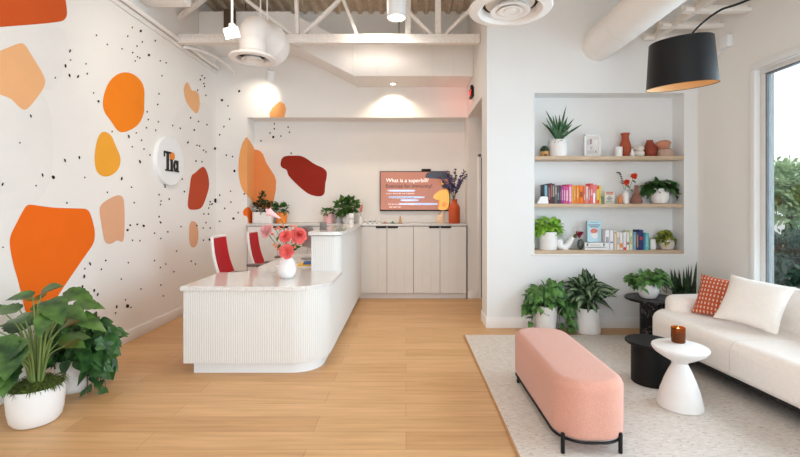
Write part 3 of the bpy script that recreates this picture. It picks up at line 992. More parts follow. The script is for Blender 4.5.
mb = MB(); mb.lathe([(0, 0), (0.05, 0), (0.05, 0.014), (0, 0.014)], (0.0402, 0.012, 0.062), 24, (1, 0, 0)); mb.build('orange_dot', mat('sign_orange', (245, 140, 30), 0.5), sg)

sg.scale = (1, 0.93, 0.93)
# small white sensor on the right wall with its cable
ys = 4.43
zs = at(729.5, 42, ys).z
se = thing('wall_sensor', 'small white sensor box high on the right wall', 'sensor', (XR, ys, zs))
mb = MB(); mb.box((-0.03, 0, 0), (0.06, 0.11, 0.12), None, 0.006); mb.build('housing', M_white, se)
mb = MB(); mb.tube([(-0.012, 0.04, -0.02), (-0.012, 0.12, -0.07), (-0.012, 0.22, -0.12), (-0.012, 0.40, -0.2)], 0.006, 6); mb.build('cable', M_white, se)

# ================================================================ RUG
m = mat('rug_wool', (232, 224, 216), 0.95, noise=0.1, nscale=26, stretch=(1, 3.2, 1), rgb2=(216, 206, 196), bump=0.6, bscale=140)
nt = m.node_tree; b = nt.nodes['Principled BSDF']
rp = [n for n in nt.nodes if n.type == 'VALTORGB'][0]
mpn = [n for n in nt.nodes if n.type == 'MAPPING'][0]
nz = nt.nodes.new('ShaderNodeTexNoise'); nz.inputs['Scale'].default_value = 34; nz.inputs['Detail'].default_value = 2
nt.links.new(mpn.outputs['Vector'], nz.inputs['Vector'])
r2 = nt.nodes.new('ShaderNodeValToRGB'); r2.color_ramp.elements[0].position = 0.62; r2.color_ramp.elements[0].color = (0, 0, 0, 1); r2.color_ramp.elements[1].position = 0.72; r2.color_ramp.elements[1].color = (1, 1, 1, 1)
nt.links.new(nz.outputs['Fac'], r2.inputs['Fac'])
mx = nt.nodes.new('ShaderNodeMix'); mx.data_type = 'RGBA'
nt.links.new(r2.outputs['Color'], mx.inputs['Factor']); nt.links.new(rp.outputs['Color'], mx.inputs['A']); mx.inputs['B'].default_value = lin((176, 160, 146))
nt.links.new(mx.outputs['Result'], b.inputs['Base Color'])
RZ = 0.012
rug = thing('rug', 'large cream flecked rug under the seating', 'rug', (0.62, 1.0, 0))
mb = MB(); mb.span((0.012, -0.6, 0.0005), (2.62, 3.615, RZ), 0.003); mb.build('pile', m, rug)
mb = MB(); mb.span((0.0, -0.6, 0.0005), (0.013, 3.615, RZ + 0.001), 0.003); mb.build('binding', mat('rug_binding', (196, 150, 104), 0.9), rug)

# ================================================================ RECEPTION DESK
M_flute = mat('fluted_panel', (224, 222, 218), 0.55, noise=0.006)
m = mat('speckled_quartz', (242, 240, 237), 0.14, noise=0.05, nscale=150, rgb2=(200, 196, 192), coat=0.3)
M_quartz = m
DX0, DX1, DY0, DYT, DY1 = -1.836, -0.667, 3.54, 4.37, 6.405
desk = thing('reception_desk', 'white fluted reception desk with a raised counter behind a low quartz top', 'reception desk', (-1.2, 3.9, 0))
def rd2(p): return (p[0] - desk.location.x, p[1] - desk.location.y)

def arc(cx, cy, r, a0, a1, n):
    return [(cx + r * math.cos(R(a0 + (a1 - a0) * k / n)), cy + r * math.sin(R(a0 + (a1 - a0) * k / n))) for k in range(n + 1)]
def flute(path, pitch=0.0185, depth=0.003, sub=6):
    """half-round reeds along a plan path; the outside lies to the right of travel"""
    P = [Vector(p) for p in path]
    seg = [(P[k + 1] - P[k]).length for k in range(len(P) - 1)]
    tot = sum(seg)
    n = int(tot / pitch) * sub
    out = []
    k, acc = 0, 0.0
    for i in range(n + 1):
        s = tot * i / n
        while k < len(seg) - 1 and acc + seg[k] < s:
            acc += seg[k]; k += 1
        t = (P[k + 1] - P[k]).normalized()
        p = P[k] + t * (s - acc)
        nrm = Vector((t.y, -t.x))
        ph = (i % sub) / sub
        h = math.sqrt(max(0.0, 1 - (2 * ph - 1) ** 2))
        out.append((p.x + nrm.x * depth * (h - 1), p.y + nrm.y * depth * (h - 1)))
    return out
outer = [(DX0, DY0), (-0.957, DY0)] + arc(-0.957, 3.83, 0.29, -90, 0, 16)[1:] + [(DX1, DY1)]
inner = [(DX1 - 0.05, DY1), (DX1 - 0.05, 3.83)] + arc(-0.957, 3.83, 0.24, 0, -90, 12)[1:] + [(DX0, DY0 + 0.05)]
mb = MB(); mb.prism([rd2(p) for p in flute(outer) + inner], 0.10, 0.6985); mb.build('fluted_front', M_flute, desk, sharp=50)
pin = 0.06
pl = [(DX0 + pin, DY0 + pin), (-0.957, DY0 + pin)] + arc(-0.957, 3.83, 0.29 - pin, -90, 0, 14)[1:] + [(DX1 - pin, DY1), (DX1 - pin - 0.05, DY1), (DX1 - pin - 0.05, 3.83)] + arc(-0.957, 3.83, 0.24 - pin, 0, -90, 12)[1:] + [(DX0 + pin, DY0 + pin + 0.05)]
mb = MB(); mb.prism([rd2(p) for p in pl], 0.0, 0.10); mb.build('plinth', M_white, desk)
mb = MB(); mb.span((*rd2((DX0, DY0 + 0.05)), 0.10), (*rd2((DX0 + 0.035, 4.2)), 0.698), 0.002)
mb.build('end_panel', M_white, desk)
mb = MB(); mb.span((*rd2((-1.42, 5.9)), 0.0), (*rd2((-0.99, 5.935)), 0.698), 0.002); mb.build('end_panel', M_white, desk)
mb = MB(); mb.span((*rd2((DX0 + 0.04, DY0 + 0.06)), 0.60), (*rd2((DX1 - 0.12, DY0 + 0.09)), 0.698)); mb.build('rail', M_white, desk)
top = [(-1.853, 3.522), (-0.957, 3.522)] + arc(-0.957, 3.83, 0.308, -90, 0, 18)[1:] + [(-0.649, DYT - 0.0005), (-0.966, DYT - 0.0005), (-0.966, 5.95), (-1.60, 5.95), (-1.60, 4.36), (-1.60 - 0.06, 4.30), (-1.70, 4.28), (-1.853, 4.28)]
mb = MB(); mb.prism([rd2(p) for p in top], 0.6995, 0.735)
bmesh.ops.bevel(mb.bm, geom=[e for e in mb.bm.edges if abs(e.verts[0].co.z - e.verts[1].co.z) < 1e-6], offset=0.004, segments=2, affect='EDGES')
mb.build('low_worktop', M_quartz, desk, sharp=50)
up = [(-0.965, DYT), (-0.767, DYT)] + arc(-0.767, DYT + 0.10, 0.10, -90, 0, 10)[1:] + [(DX1, DY1)]
mb = MB(); mb.prism([rd2(p) for p in flute(up) + [(-0.965, DY1)]], 0.699, 1.088); mb.build('raised_panel', M_flute, desk, sharp=50)
mb = MB(); mb.prism([rd2(p) for p in [(-0.955, DYT + 0.012), (-0.767, DYT + 0.012)] + arc(-0.767, DYT + 0.10, 0.088, -90, 0, 10)[1:] + [(DX1 - 0.012, DY1), (-0.955, DY1)]], 1.087, 1.097)
mb.build('shadow_gap', M_gap, desk)
mb = MB(); mb.prism([rd2(p) for p in [(DX0 + 0.01, DY0 + 0.012), (-0.957, DY0 + 0.012)] + arc(-0.957, 3.83, 0.278, -90, 0, 12)[1:] + [(DX1 - 0.012, DYT - 0.02), (DX1 - 0.035, DYT - 0.02), (DX1 - 0.035, 3.83)] + arc(-0.957, 3.83, 0.255, 0, -90, 12)[1:] + [(DX0 + 0.01, DY0 + 0.035)]], 0.6975, 0.7005)
mb.build('shadow_gap', M_gap, desk)
upt = [(-0.99, DYT - 0.018), (-0.767, DYT - 0.018)] + arc(-0.767, DYT + 0.10, 0.118, -90, 0, 14)[1:] + [(-0.649, DY1), (-0.99, DY1)]
mb = MB(); mb.prism([rd2(p) for p in upt], 1.0965, 1.133)
bmesh.ops.bevel(mb.bm, geom=[e for e in mb.bm.edges if abs(e.verts[0].co.z - e.verts[1].co.z) < 1e-6], offset=0.004, segments=2, affect='EDGES')
mb.build('raised_worktop', M_quartz, desk, sharp=50)

# ================================================================ REAR CABINETS AND WORKTOP
WT = 1.127
wt = thing('worktop', 'long quartz worktop running across the rear recess over the cabinets', 'worktop', (-0.73, 6.6, 1.093))
mb = MB(); mb.span((XRL + 0.003 + 0.73, YB - 0.045 - 6.6, 0), (XRR - 0.004 + 0.73, YR - 0.002 - 6.6, WT - 1.093), 0.003); mb.build('slab', M_quartz, wt)
mb = MB(); mb.span((XRL + 0.003 + 0.73, YR - 0.012 - 6.6, WT - 1.093), (XRR - 0.004 + 0.73, YR - 0.002 - 6.6, WT - 1.093 + 0.01), 0.002); mb.build('upstand', M_quartz, wt)
x1 = XRR - 0.02
dw = 0.397
names = ['white plank-door cabinet right of the rear worktop, under the orange bottle', 'white plank-door cabinet beside the desk end, under the screen', 'white plank-door cabinet hidden partly behind the raised counter', 'white plank-door cabinet in the rear left corner, behind the red chairs']
for u in range(4):
    xa = x1 - (u + 1) * 2 * dw - u * 0.001
    xb = xa + 2 * dw
    if u == 3:
        xa = XRL + 0.02
    w = xb - xa
    cb = thing('cabinet', names[u], 'cabinet', ((xa + xb) / 2, YB - 0.02, 0), group='cabinets under the rear worktop')
    mb = MB(); mb.span((-w / 2, 0.0, 0.085), (w / 2, 0.29, 1.090)); mb.build('body', M_gap, cb)
    mb = MB(); mb.span((-w / 2, 0.02, 0.0), (w / 2, 0.26, 0.0845)); mb.build('toe_kick', M_cab, cb)
    for sgn in (-1, 1):
        xc = sgn * w / 4
        hw = w / 4 - 0.0025
        mb = MB()
        for k in range(3):
            a = -hw + k * 2 * hw / 3
            mb.span((xc + a + 0.0002, -0.022, 0.09), (xc + a + 2 * hw / 3 - 0.0002, -0.002, 1.085), 0.0013, 1)
        dr_ = mb.build('door', M_cab, cb)
        mb = MB(); hx = xc - sgn * (hw - 0.085); mb.span((hx - 0.078, -0.034, 1.062), (hx + 0.078, -0.0215, 1.087), 0.002); mb.build('handle', M_black, dr_)

# ================================================================ SCREEN
M_screen = mat('screen_terracotta', (192, 120, 92), 0.25, noise=0.06, nscale=2, emit=0.22)
c = at(414.7, 191.2, YR)
tv = thing('wall_screen', 'flat wall screen showing a terracotta slide above the worktop', 'screen', (c.x, YR, c.z))
tw, th = 1.095, 0.625
mb = MB(); mb.span((-tw / 2, -0.05, -th / 2), (tw / 2, -0.012, th / 2), 0.004); mb.span((-0.25, -0.013, -0.18), (0.25, -0.001, 0.18)); mb.build('bezel', M_black, tv)
mb = MB(); mb.span((-tw / 2 + 0.012, -0.053, -th / 2 + 0.02), (tw / 2 - 0.012, -0.0495, th / 2 - 0.012)); scr = mb.build('screen', M_screen, tv)
def S(px, py): return Vector(((px - 414.7) * (YR - 0.053) / F, -0.0536, -(py - 191.2) * (YR - 0.053) / F))
def scr_poly(name, pts, m, e=0.0, it=2):
    mb = MB()
    if it:
        pts = smooth_loop(pts, it)
    mb.poly([S(x, y) - Vector((0, e, 0)) for x, y in pts]); bmesh.ops.triangulate(mb.bm, faces=mb.bm.faces[:])
    return mb.build(name, m, scr, sharp=0, recalc=False)
M_s1 = mat('screen_navy', (52, 54, 66), 0.3, noise=0.02, emit=0.25)
M_s2 = mat('screen_yellow', (240, 184, 78), 0.3, noise=0.02, emit=0.4)
M_s3 = mat('screen_white', (250, 244, 240), 0.3, noise=0, emit=0.6)
M_s4 = mat('screen_blue', (186, 206, 240), 0.3, noise=0.02, emit=0.5)
M_s5 = mat('screen_dark_text', (44, 30, 32), 0.3, noise=0, spec=0.1)
scr_poly('dark_shape', [(428, 171.9), (449, 171.9), (449, 179), (444, 179.2), (432, 178.6), (425, 177.8), (425.5, 175)], M_s1, it=1)
scr_poly('yellow_shape', [(449.2, 189.5), (442, 189.8), (439, 191), (434, 195), (432.8, 197.5), (435, 199.5), (441, 200.5), (439, 205), (437.5, 210.3), (449.2, 210.3)], M_s2)
scr_poly('yellow_shape', [(441, 180), (444, 180.4), (446, 184), (443, 186), (441.2, 184)], M_s2)
scr_poly('dark_shape', [(441.5, 185), (445, 184.2), (448, 186), (446, 188.6), (442, 188.4)], M_s1, e=0.0004)
scr_poly('yellow_face', [(441.4, 205), (443, 202), (446, 202), (447, 205), (445, 207), (442, 207)], mat('screen_orange', (240, 150, 60), 0.3, noise=0.02, emit=0.4), e=0.0004)
def stxt(s, px, py, size, m, sx=1.0): return text('caption', s, size, m, scr, S(px, py) - Vector((0, 0.0003, 0)), (R(90), 0, 0), 'LEFT', sx)
stxt('What is a superbill?', 386, 182.3, 0.086, M_s3, 0.98)
stxt('Exercise for immunity!', 385.5, 187.8, 0.080, M_s5, 1.0)
for x0, x1_, y in ((389, 414.5, 190.8), (389, 424, 197.4), (401, 418, 200.3), (399.5, 437, 204.1)):
    scr_poly('highlight', [(x0, y - 1.0), (x1_, y - 1.0), (x1_ + 0.8, y), (x1_, y + 1.0), (x0, y + 1.0), (x0 - 0.8, y)], M_s4, e=0.0001, it=1)
for s, px, py in (('An invoice for care you can send', 387, 191.4), ('to your insurer for out of network', 386, 194.2), ('It lists each visit and every code', 388, 198.0), ('billing details', 402, 200.9), ('Ask for a superbill with receipts', 388, 204.8), ('after each visit', 389, 207.6)):
    stxt(s, px, py, 0.030, M_s3 if py != 198.0 else M_s5, 1.05)
mb = MB(); mb.span((S(421.5, 0).x, -0.06, th / 2), (S(430.8, 0).x, -0.01, th / 2 + 0.035), 0.006); mb.build('camera_bar', M_black, tv)

# ================================================================ OFFICE CHAIRS (facing the return wing, +x)
M_cframe = mat('chair_white_frame', (236, 234, 232), 0.4, noise=0.01)
def office_chair(label, loc, rz):
    t = thing('office_chair', label, 'office chair', loc, rz, 'red office chairs at the desk')
    def bk(u, v):                       # point on the backrest: u across, v up (0..1)
        z = 0.50 + 0.535 * v
        x = -0.17 - 0.145 * v - 0.03 * math.sin(PI * v) - 0.02 * (1 - (2 * u) ** 2)
        w = 0.205 - 0.025 * v
        return Vector((x, u * 2 * w, z))
    mb = MB()
    nu, nv = 8, 12
    for off, flip in ((0.012, False), (-0.008, True)):
        g = [[mb.bm.verts.new(bk(-0.5 + i / nu, j / nv) + Vector((off, 0, 0))) for i in range(nu + 1)] for j in range(nv + 1)]
        for j in range(nv):
            for i in range(nu):
                mb.face([g[j][i], g[j][i + 1], g[j + 1][i + 1], g[j + 1][i]])
        if not flip: ga = g
        else: gb = g
    for j in range(nv):
        mb.face([ga[j][0], ga[j + 1][0], gb[j + 1][0], gb[j][0]]); mb.face([ga[j][nu], ga[j + 1][nu], gb[j + 1][nu], gb[j][nu]])
    for i in range(nu):
        mb.face([ga[0][i], ga[0][i + 1], gb[0][i + 1], gb[0][i]]); mb.face([ga[nv][i], ga[nv][i + 1], gb[nv][i + 1], gb[nv][i]])
    mb.build('backrest', M_red, t)
    mb = MB()
    edge = [bk(-0.5, j / 12) for j in range(13)] + [bk(-0.5 + i / 8, 1.0) for i in range(1, 9)] + [bk(0.5, 1 - j / 12) for j in range(1, 13)]
    mb.tube([p + Vector((-0.012, 0.018 * (1 if p.y > 0 else -1), 0.012 * (p.z > 1.03))) for p in edge], 0.017, 8)
    mb.tube([bk(0, 0.1) + Vector((-0.03, 0, 0)), Vector((-0.2, 0, 0.45)), Vector((0, 0, 0.40))], 0.03, 10)
    mb.tube([bk(-0.5, 0.06), bk(0, 0.02) + Vector((-0.02, 0, 0)), bk(0.5, 0.06)], 0.017, 8)
    mb.build('back_frame', M_cframe, t)
    mb = MB(); mb.soft_prism(round_rect(-0.24, -0.24, 0.26, 0.24, [0.08, 0.16, 0.16, 0.08], 6), 0.42, 0.50, 0.03, 4); mb.build('seat', M_red, t)
    mb = MB(); mb.box((0, 0, 0.40), (0.3, 0.2, 0.05), None, 0.012); mb.build('mechanism', M_grayp, t)
    for s in (-1, 1):
        mb = MB(); mb.soft_prism([(x - 0.02, y + s * 0.29) for x, y in round_rect(-0.08, -0.045, 0.22, 0.045, 0.035, 6)], 0.665, 0.695, 0.01, 3)
        ar = mb.build('armrest', M_grayp, t)
        mb = MB(); mb.tube([(0.02, s * 0.1, 0.40), (0.03, s * 0.26, 0.42), (0.04, s * 0.295, 0.50), (0.05, s * 0.295, 0.67)], 0.018, 8); mb.build('arm_post', M_cframe, ar)
    mb = MB(); mb.cyl((0, 0, 0.10), (0, 0, 0.25), 0.03, 16); mb.cyl((0, 0, 0.24), (0, 0, 0.39), 0.018, 12); mb.build('gas_column', M_black, t)
    for k in range(5):
        a = 2 * PI * k / 5 + 0.3
        d = Vector((math.cos(a), math.sin(a), 0))
        mb = MB(); mb.tube([Vector((0, 0, 0.13)) + d * 0.02, Vector((0, 0, 0.11)) + d * 0.18, Vector((0, 0, 0.075)) + d * 0.31], 0.022, 8, 0.7)
        lg = mb.build('base_leg', M_cframe, t)
        mb = MB(); n_ = Vector((-d.y, d.x, 0)); mb.cyl(d * 0.31 + Vector((0, 0, 0.03)) - n_ * 0.022, d * 0.31 + Vector((0, 0, 0.03)) + n_ * 0.022, 0.03, 14, bev=0.004); mb.build('caster', M_grayp, lg)
    return t
office_chair('red-backed white office chair nearer the low desk top', (-1.80, 4.90, 0), R(4))
office_chair('red-backed white office chair further back, by the raised counter', (-1.72, 5.74, 0), R(4))

# ================================================================ MONITOR, FOLDERS AND PLATES ON THE DESK
mo = thing('monitor', 'gray desk monitor seen from its edge behind the flowers', 'monitor', (-1.22, 5.35, 0.735), R(38))
mb = MB(); mb.box((0, 0, 0.27), (0.02, 0.46, 0.28), Matrix.Rotation(R(-14), 3, 'Y'), 0.006); mb.build('display', M_silver, mo)
mb = MB(); mb.tube([(0.03, 0, 0.28), (0.09, 0, 0.16), (0.10, 0, 0.02)], 0.018, 10); mb.build('stand', M_silver, mo)
mb = MB(); mb.soft_prism(round_rect(-0.06, -0.1, 0.15, 0.1, 0.03, 5), 0.0, 0.012, 0.003, 2); mb.build('foot', M_silver, mo)
mo2 = thing('support_bar', 'slim dark support bar leaning by the raised counter', 'bar', (-1.0, 4.95, 0.735))
mb = MB(); mb.tube([(0.0, -0.22, 0.005), (-0.03, 0.10, 0.30)], 0.010, 8); mb.span((-0.06, -0.3, 0), (0.015, -0.15, 0.008), 0.002); mb.build('arm', M_grayp, mo2)
for k, (rgb, sx, sy, lab) in enumerate((((238, 236, 232), 0.20, 0.30, 'white paper stack under the yellow folder on the desk'), ((240, 190, 70), 0.17, 0.26, 'yellow folder lying on the desk papers'), ((60, 110, 180), 0.10, 0.20, 'blue booklet lying on the yellow folder'))):
    mb = MB(); mb.box((0, 0, 0.006), (sx, sy, 0.012), None, 0.001)
    o = mb.build('folder' if k == 1 else ('booklet' if k == 2 else 'paper_stack'), mat('stationery_%s' % ('white', 'yellow', 'blue')[k], rgb, 0.7), None, (-1.11 + 0.015 * k, 4.72 + 0.02 * k, 0.7355 + 0.0125 * k), rotz=R(4 * k))
    tag(o, lab, ('papers', 'folder', 'booklet')[k])
mb = MB(); mb.soft_prism(round_rect(-0.05, -0.14, 0.05, 0.14, 0.02, 5), 0, 0.018, 0.006, 3)
tag(mb.build('keyboard', M_ceramic, None, (-1.36, 4.75, 0.7355)), 'small white keyboard on the desk left of the flower vase', 'keyboard')
c = at(323.3, 224.5, 4.75)
ch_ = thing('card_holder', 'small gray card holder at the left edge of the raised counter', 'card holder', (c.x, 4.75, 1.133))
mb = MB(); mb.box((0, 0, 0.042), (0.075, 0.012, 0.085), Matrix.Rotation(R(-8), 3, 'X'), 0.002); mb.build('back_plate', M_grayp, ch_)
mb = MB(); mb.box((0, -0.012, 0.006), (0.075, 0.045, 0.012), None, 0.002); mb.build('base', M_grayp, ch_)

# ================================================================ OTTOMAN
M_fab = mat('pink_wool', (216, 158, 138), 0.95, noise=0.1, nscale=150, rgb2=(206, 146, 126), bump=0.35, bscale=300, sheen=0.3)
ot = thing('ottoman', 'long pink upholstered ottoman on a black tubular frame', 'ottoman', (1.052, 2.945, RZ))
plan = round_rect(-0.200, -0.565, 0.218, 0.565, 0.17, 12)
mb = MB(); mb.soft_prism(plan, 0.075, 0.405, 0.055, 7, 0.03, 0.006); mb.build('cushion', M_fab, ot, sharp=60)
mb = MB(); pts = [(x, y, 0.068) for x, y in round_rect(-0.192, -0.557, 0.205, 0.557, 0.165, 10)]; mb.tube(pts + [pts[0], pts[1]], 0.0075, 8); mb.build('frame_rail', M_black, ot)
for sx in (-1, 1):
    for sy in (-1, 1):
        mb = MB(); lx = 0.149 if sx > 0 else -0.174
        mb.cyl((lx, -0.537 if sy < 0 else 0.42, 0.001), (lx, -0.537 if sy < 0 else 0.42, 0.115 if sy < 0 else 0.074), 0.0115, 14, bev=0.003)
        o = mb.build('leg', M_black, ot)

# ================================================================ TABLES
M_marble = mat('black_marble', (18, 18, 20), 0.4, noise=0.3, nscale=6, spec=0.25)
nt = M_marble.node_tree; b = nt.nodes['Principled BSDF']; rp = [n for n in nt.nodes if n.type == 'VALTORGB'][0]
wv = nt.nodes.new('ShaderNodeTexNoise'); wv.inputs['Scale'].default_value = 5.5; wv.inputs['Detail'].default_value = 8; wv.inputs['Distortion'].default_value = 1.6
tc = [n for n in nt.nodes if n.type == 'TEX_COORD'][0]; nt.links.new(tc.outputs['Object'], wv.inputs['Vector'])
r2 = nt.nodes.new('ShaderNodeValToRGB'); e = r2.color_ramp.elements
e[0].position = 0.485; e[0].color = (0, 0, 0, 1); e[1].position = 0.515; e[1].color = (0, 0, 0, 1)
q = r2.color_ramp.elements.new(0.5); q.color = (0.6, 0.6, 0.6, 1)
nt.links.new(wv.outputs['Fac'], r2.inputs['Fac'])
mx = nt.nodes.new('ShaderNodeMix'); mx.data_type = 'RGBA'; nt.links.new(r2.outputs['Color'], mx.inputs['Factor']); nt.links.new(rp.outputs['Color'], mx.inputs['A']); mx.inputs['B'].default_value = lin((150, 148, 148))
nt.links.new(mx.outputs['Result'], b.inputs['Base Color'])
t1 = thing('side_table', 'low black drum side table with a round top between the ottoman and sofa', 'side table', (1.925, 3.385, RZ))
mb = MB(); mb.cyl((0, 0, 0), (0, 0, 0.305), 0.138, 40, bev=0.003); mb.build('drum_base', M_blackwood, t1)
mb = MB(); mb.cyl((-0.005, 0, 0.3045), (-0.005, 0, 0.327), 0.178, 48, bev=0.006); mb.build('table_top', M_blackwood, t1)
t2 = thing('side_table', 'taller black marble side table carrying the trailing plant', 'side table', (2.60, 4.52, RZ))
mb = MB(); mb.cyl((0.005, 0, 0.0), (0.005, 0, 0.396), 0.132, 40, bev=0.003); mb.build('drum_base', M_marble, t2)
mb = MB(); mb.cyl((0, 0, 0.3955), (0, 0, 0.420), 0.272, 56, bev=0.006); mb.build('table_top', M_marble, t2)
t3 = thing('side_table', 'white hourglass side table in front of the sofa', 'side table', (1.895, 2.975, RZ))
mb = MB(); mb.lathe([(0, 0), (0.134, 0), (0.141, 0.006), (0.140, 0.02), (0.122, 0.106), (0.096, 0.186), (0.070, 0.250), (0.052, 0.285), (0.046, 0.301)], (0, 0, 0), 48); mb.build('base', M_matte, t3)
mb = MB(); mb.lathe([(0.046, 0.301), (0.057, 0.313), (0.112, 0.345), (0.154, 0.374), (0.170, 0.393), (0.175, 0.405), (0.172, 0.415), (0.164, 0.420), (0, 0.421)], (0, 0, 0), 56); mb.build('table_top', M_matte, t3)

# candle on the white table
M_amber = bpy.data.materials.new('amber_glass'); M_amber.use_nodes = True
b = M_amber.node_tree.nodes['Principled BSDF']
nzz = M_amber.node_tree.nodes.new('ShaderNodeTexNoise'); nzz.inputs['Scale'].default_value = 6
rpp = M_amber.node_tree.nodes.new('ShaderNodeValToRGB'); rpp.color_ramp.elements[0].color = lin((120, 62, 20)); rpp.color_ramp.elements[1].color = lin((146, 78, 28))
M_amber.node_tree.links.new(nzz.outputs['Fac'], rpp.inputs['Fac']); M_amber.node_tree.links.new(rpp.outputs['Color'], b.inputs['Base Color'])
b.inputs['Roughness'].default_value = 0.06; b.inputs['Transmission Weight'].default_value = 0.55; b.inputs['IOR'].default_value = 1.3
cd = thing('candle', 'lit candle in an amber glass on the white side table', 'candle', (1.928, 3.045, RZ + 0.4215))
mb = MB(); mb.lathe([(0, 0), (0.041, 0), (0.045, 0.005), (0.046, 0.105), (0.042, 0.105), (0.041, 0.012), (0, 0.012)], (0, 0, 0), 36); mb.build('jar', M_amber, cd)
mb = MB(); mb.cyl((0, 0, 0.013), (0, 0, 0.076), 0.0403, 32); mb.build('wax', mat('amber_wax', (206, 130, 62), 0.5, noise=0.03, emit=0.08), cd)
mb = MB(); mb.cyl((0, 0, 0.076), (0, 0, 0.086), 0.0012, 6); mb.build('wick', M_black, cd)
mb = MB(); mb.lathe([(0, 0.082), (0.004, 0.088), (0.0035, 0.095), (0, 0.106)], (0, 0, 0), 10); mb.build('flame', mat('flame', (255, 210, 110), 0.5, noise=0, emit=14.0), cd)
d = bpy.data.lights.new('candle_light', 'POINT'); d.energy = 0.35; d.color = (1, 0.6, 0.25); d.shadow_soft_size = 0.01
o = bpy.data.objects.new('candle_light', d); o.location = cd.location + Vector((0, 0, 0.125)); COL.objects.link(o)

# ================================================================ SOFA
M_sofa = mat('cream_boucle', (248, 240, 233), 0.95, noise=0.02, nscale=40, bump=0.25, bscale=260, sheen=0.2)
M_seam = mat('sofa_piping', (226, 212, 200), 0.95)
M_dark = mat('sofa_base', (30, 28, 27), 0.8)
so = thing('sofa', 'cream rounded sofa along the window wall', 'sofa', (2.348, 3.12, RZ), R(5.2))
# local: x towards the wall, y away from the camera
for sgn in (1, -1):      # one long rounded seat cut into two cushions that meet in a thin seam
    mb = MB(); mb.soft_prism(round_rect(0.0, -1.10, 0.86, 1.05, [0.30, 0.16, 0.16, 0.30], 10), 0.135, 0.405, 0.075, 6, 0.05)
    r_ = bmesh.ops.bisect_plane(mb.bm, geom=mb.bm.verts[:] + mb.bm.edges[:] + mb.bm.faces[:], plane_co=(0, 0.0022 * sgn, 0), plane_no=(0, sgn, 0), clear_inner=True)
    ed_ = [e for e in r_['geom_cut'] if isinstance(e, bmesh.types.BMEdge)]
    bmesh.ops.holes_fill(mb.bm, edges=ed_)
    mb.build('seat_cushion', M_sofa, so, sharp=60)
mb = MB(); mb.soft_prism(round_rect(0.21, 0.80, 0.80, 1.045, [0.12, 0.05, 0.10, 0.12], 8), 0.36, 0.535, 0.065, 6, 0.02, 0.006); mb.build('arm', M_sofa, so, sharp=60)
mb = MB(); mb.soft_prism(round_rect(0.17, -1.095, 0.80, -0.85, [0.12, 0.05, 0.10, 0.12], 8), 0.36, 0.535, 0.065, 6, 0.02, 0.006); mb.build('arm', M_sofa, so, sharp=60)
mb = MB()
rows = []
n = 26
for i in range(n + 1):       # backrest: a leaning roll along the wall, lower at both ends
    y = -1.08 + 2.10 * i / n
    e = min(1.0, min(y + 1.08, 1.02 - y) / 0.42)
    e = math.sin(PI / 2 * max(0, e)) ** 0.7
    zt = 0.50 + 0.23 * e
    sec = [(0.62, 0.38), (0.625, 0.46), (0.64 + 0.03 * e, zt - 0.13), (0.67 + 0.03 * e, zt - 0.05), (0.71 + 0.03 * e, zt - 0.008), (0.76 + 0.02 * e, zt), (0.82, zt - 0.02), (0.865, zt - 0.09), (0.875, 0.44), (0.865, 0.20)]
    rows.append([mb.bm.verts.new((x, y, z)) for x, z in sec])
for Aa, Bb in zip(rows[:-1], rows[1:]):
    for k in range(len(Aa)):
        mb.face([Aa[k], Bb[k], Bb[(k + 1) % len(Aa)], Aa[(k + 1) % len(Aa)]])
mb.face(rows[0]); mb.face(rows[-1][::-1])
mb.build('backrest', M_sofa, so, sharp=60)
mb = MB(); mb.soft_prism(round_rect(0.06, -1.02, 0.82, 0.98, 0.2, 8), 0.09, 0.15, 0.01, 2); mb.build('base_frame', M_dark, so)
for sx, sy in ((0.16, -0.9), (0.16, 0.86), (0.74, -0.9), (0.74, 0.86)):
    mb = MB(); mb.cyl((sx, sy, 0.001), (sx, sy, 0.10), 0.022, 14); mb.build('leg', M_black, so)
for ya, yb, ra, rb in ((0.0, 1.05, 0.03, 0.30), (-1.10, 0.0, 0.30, 0.03)):
    mb = MB(); mb.tube([(0.012, ya + ra + 0.02, 0.356), (0.012, yb - rb, 0.356)], 0.004, 6); mb.build('piping', M_seam, so)

def cushion(name, label, m, c, wx, wz, thick, out, roll=0.0, grp=None):
    """square pillow centred at c whose face looks along out"""
    mb = MB()
    N = 18
    for sgn in (1, -1):
        g = []
        for j in range(N + 1):
            row = []
            for i in range(N + 1):
                u, v = -1 + 2 * i / N, -1 + 2 * j / N
                pin = 1 - 0.085 * (1 - abs(u) ** 2.0) * abs(v) ** 3
                pin2 = 1 - 0.085 * (1 - abs(v) ** 2.0) * abs(u) ** 3
                h = ((1 - abs(u) ** 2.6) * (1 - abs(v) ** 2.6)) ** 0.55
                row.append(mb.bm.verts.new((u * wx / 2 * pin2, sgn * (h * thick / 2 + 0.002), v * wz / 2 * pin)))
            g.append(row)
        for j in range(N):
            for i in range(N):
                f = mb.face([g[j][i], g[j][i + 1], g[j + 1][i + 1], g[j + 1][i]])
                for l, (a_, b_) in zip(f.loops, ((i, j), (i + 1, j), (i + 1, j + 1), (i, j + 1))):
                    l[mb.uv].uv = (a_ / N, b_ / N)
    bmesh.ops.remove_doubles(mb.bm, verts=mb.bm.verts[:], dist=0.0045)
    o = mb.build(name, m, None, c, sharp=60)
    out = Vector(out).normalized()
    q = (-out).to_track_quat('Y', 'Z').to_matrix() @ Matrix.Rotation(R(roll), 3, 'Y')
    o.rotation_euler = q.to_euler()
    tag(o, label, 'cushion', grp)
    return o
M_cush = mat('cream_linen', (246, 239, 232), 0.9, noise=0.02, nscale=60, bump=0.3, bscale=240)
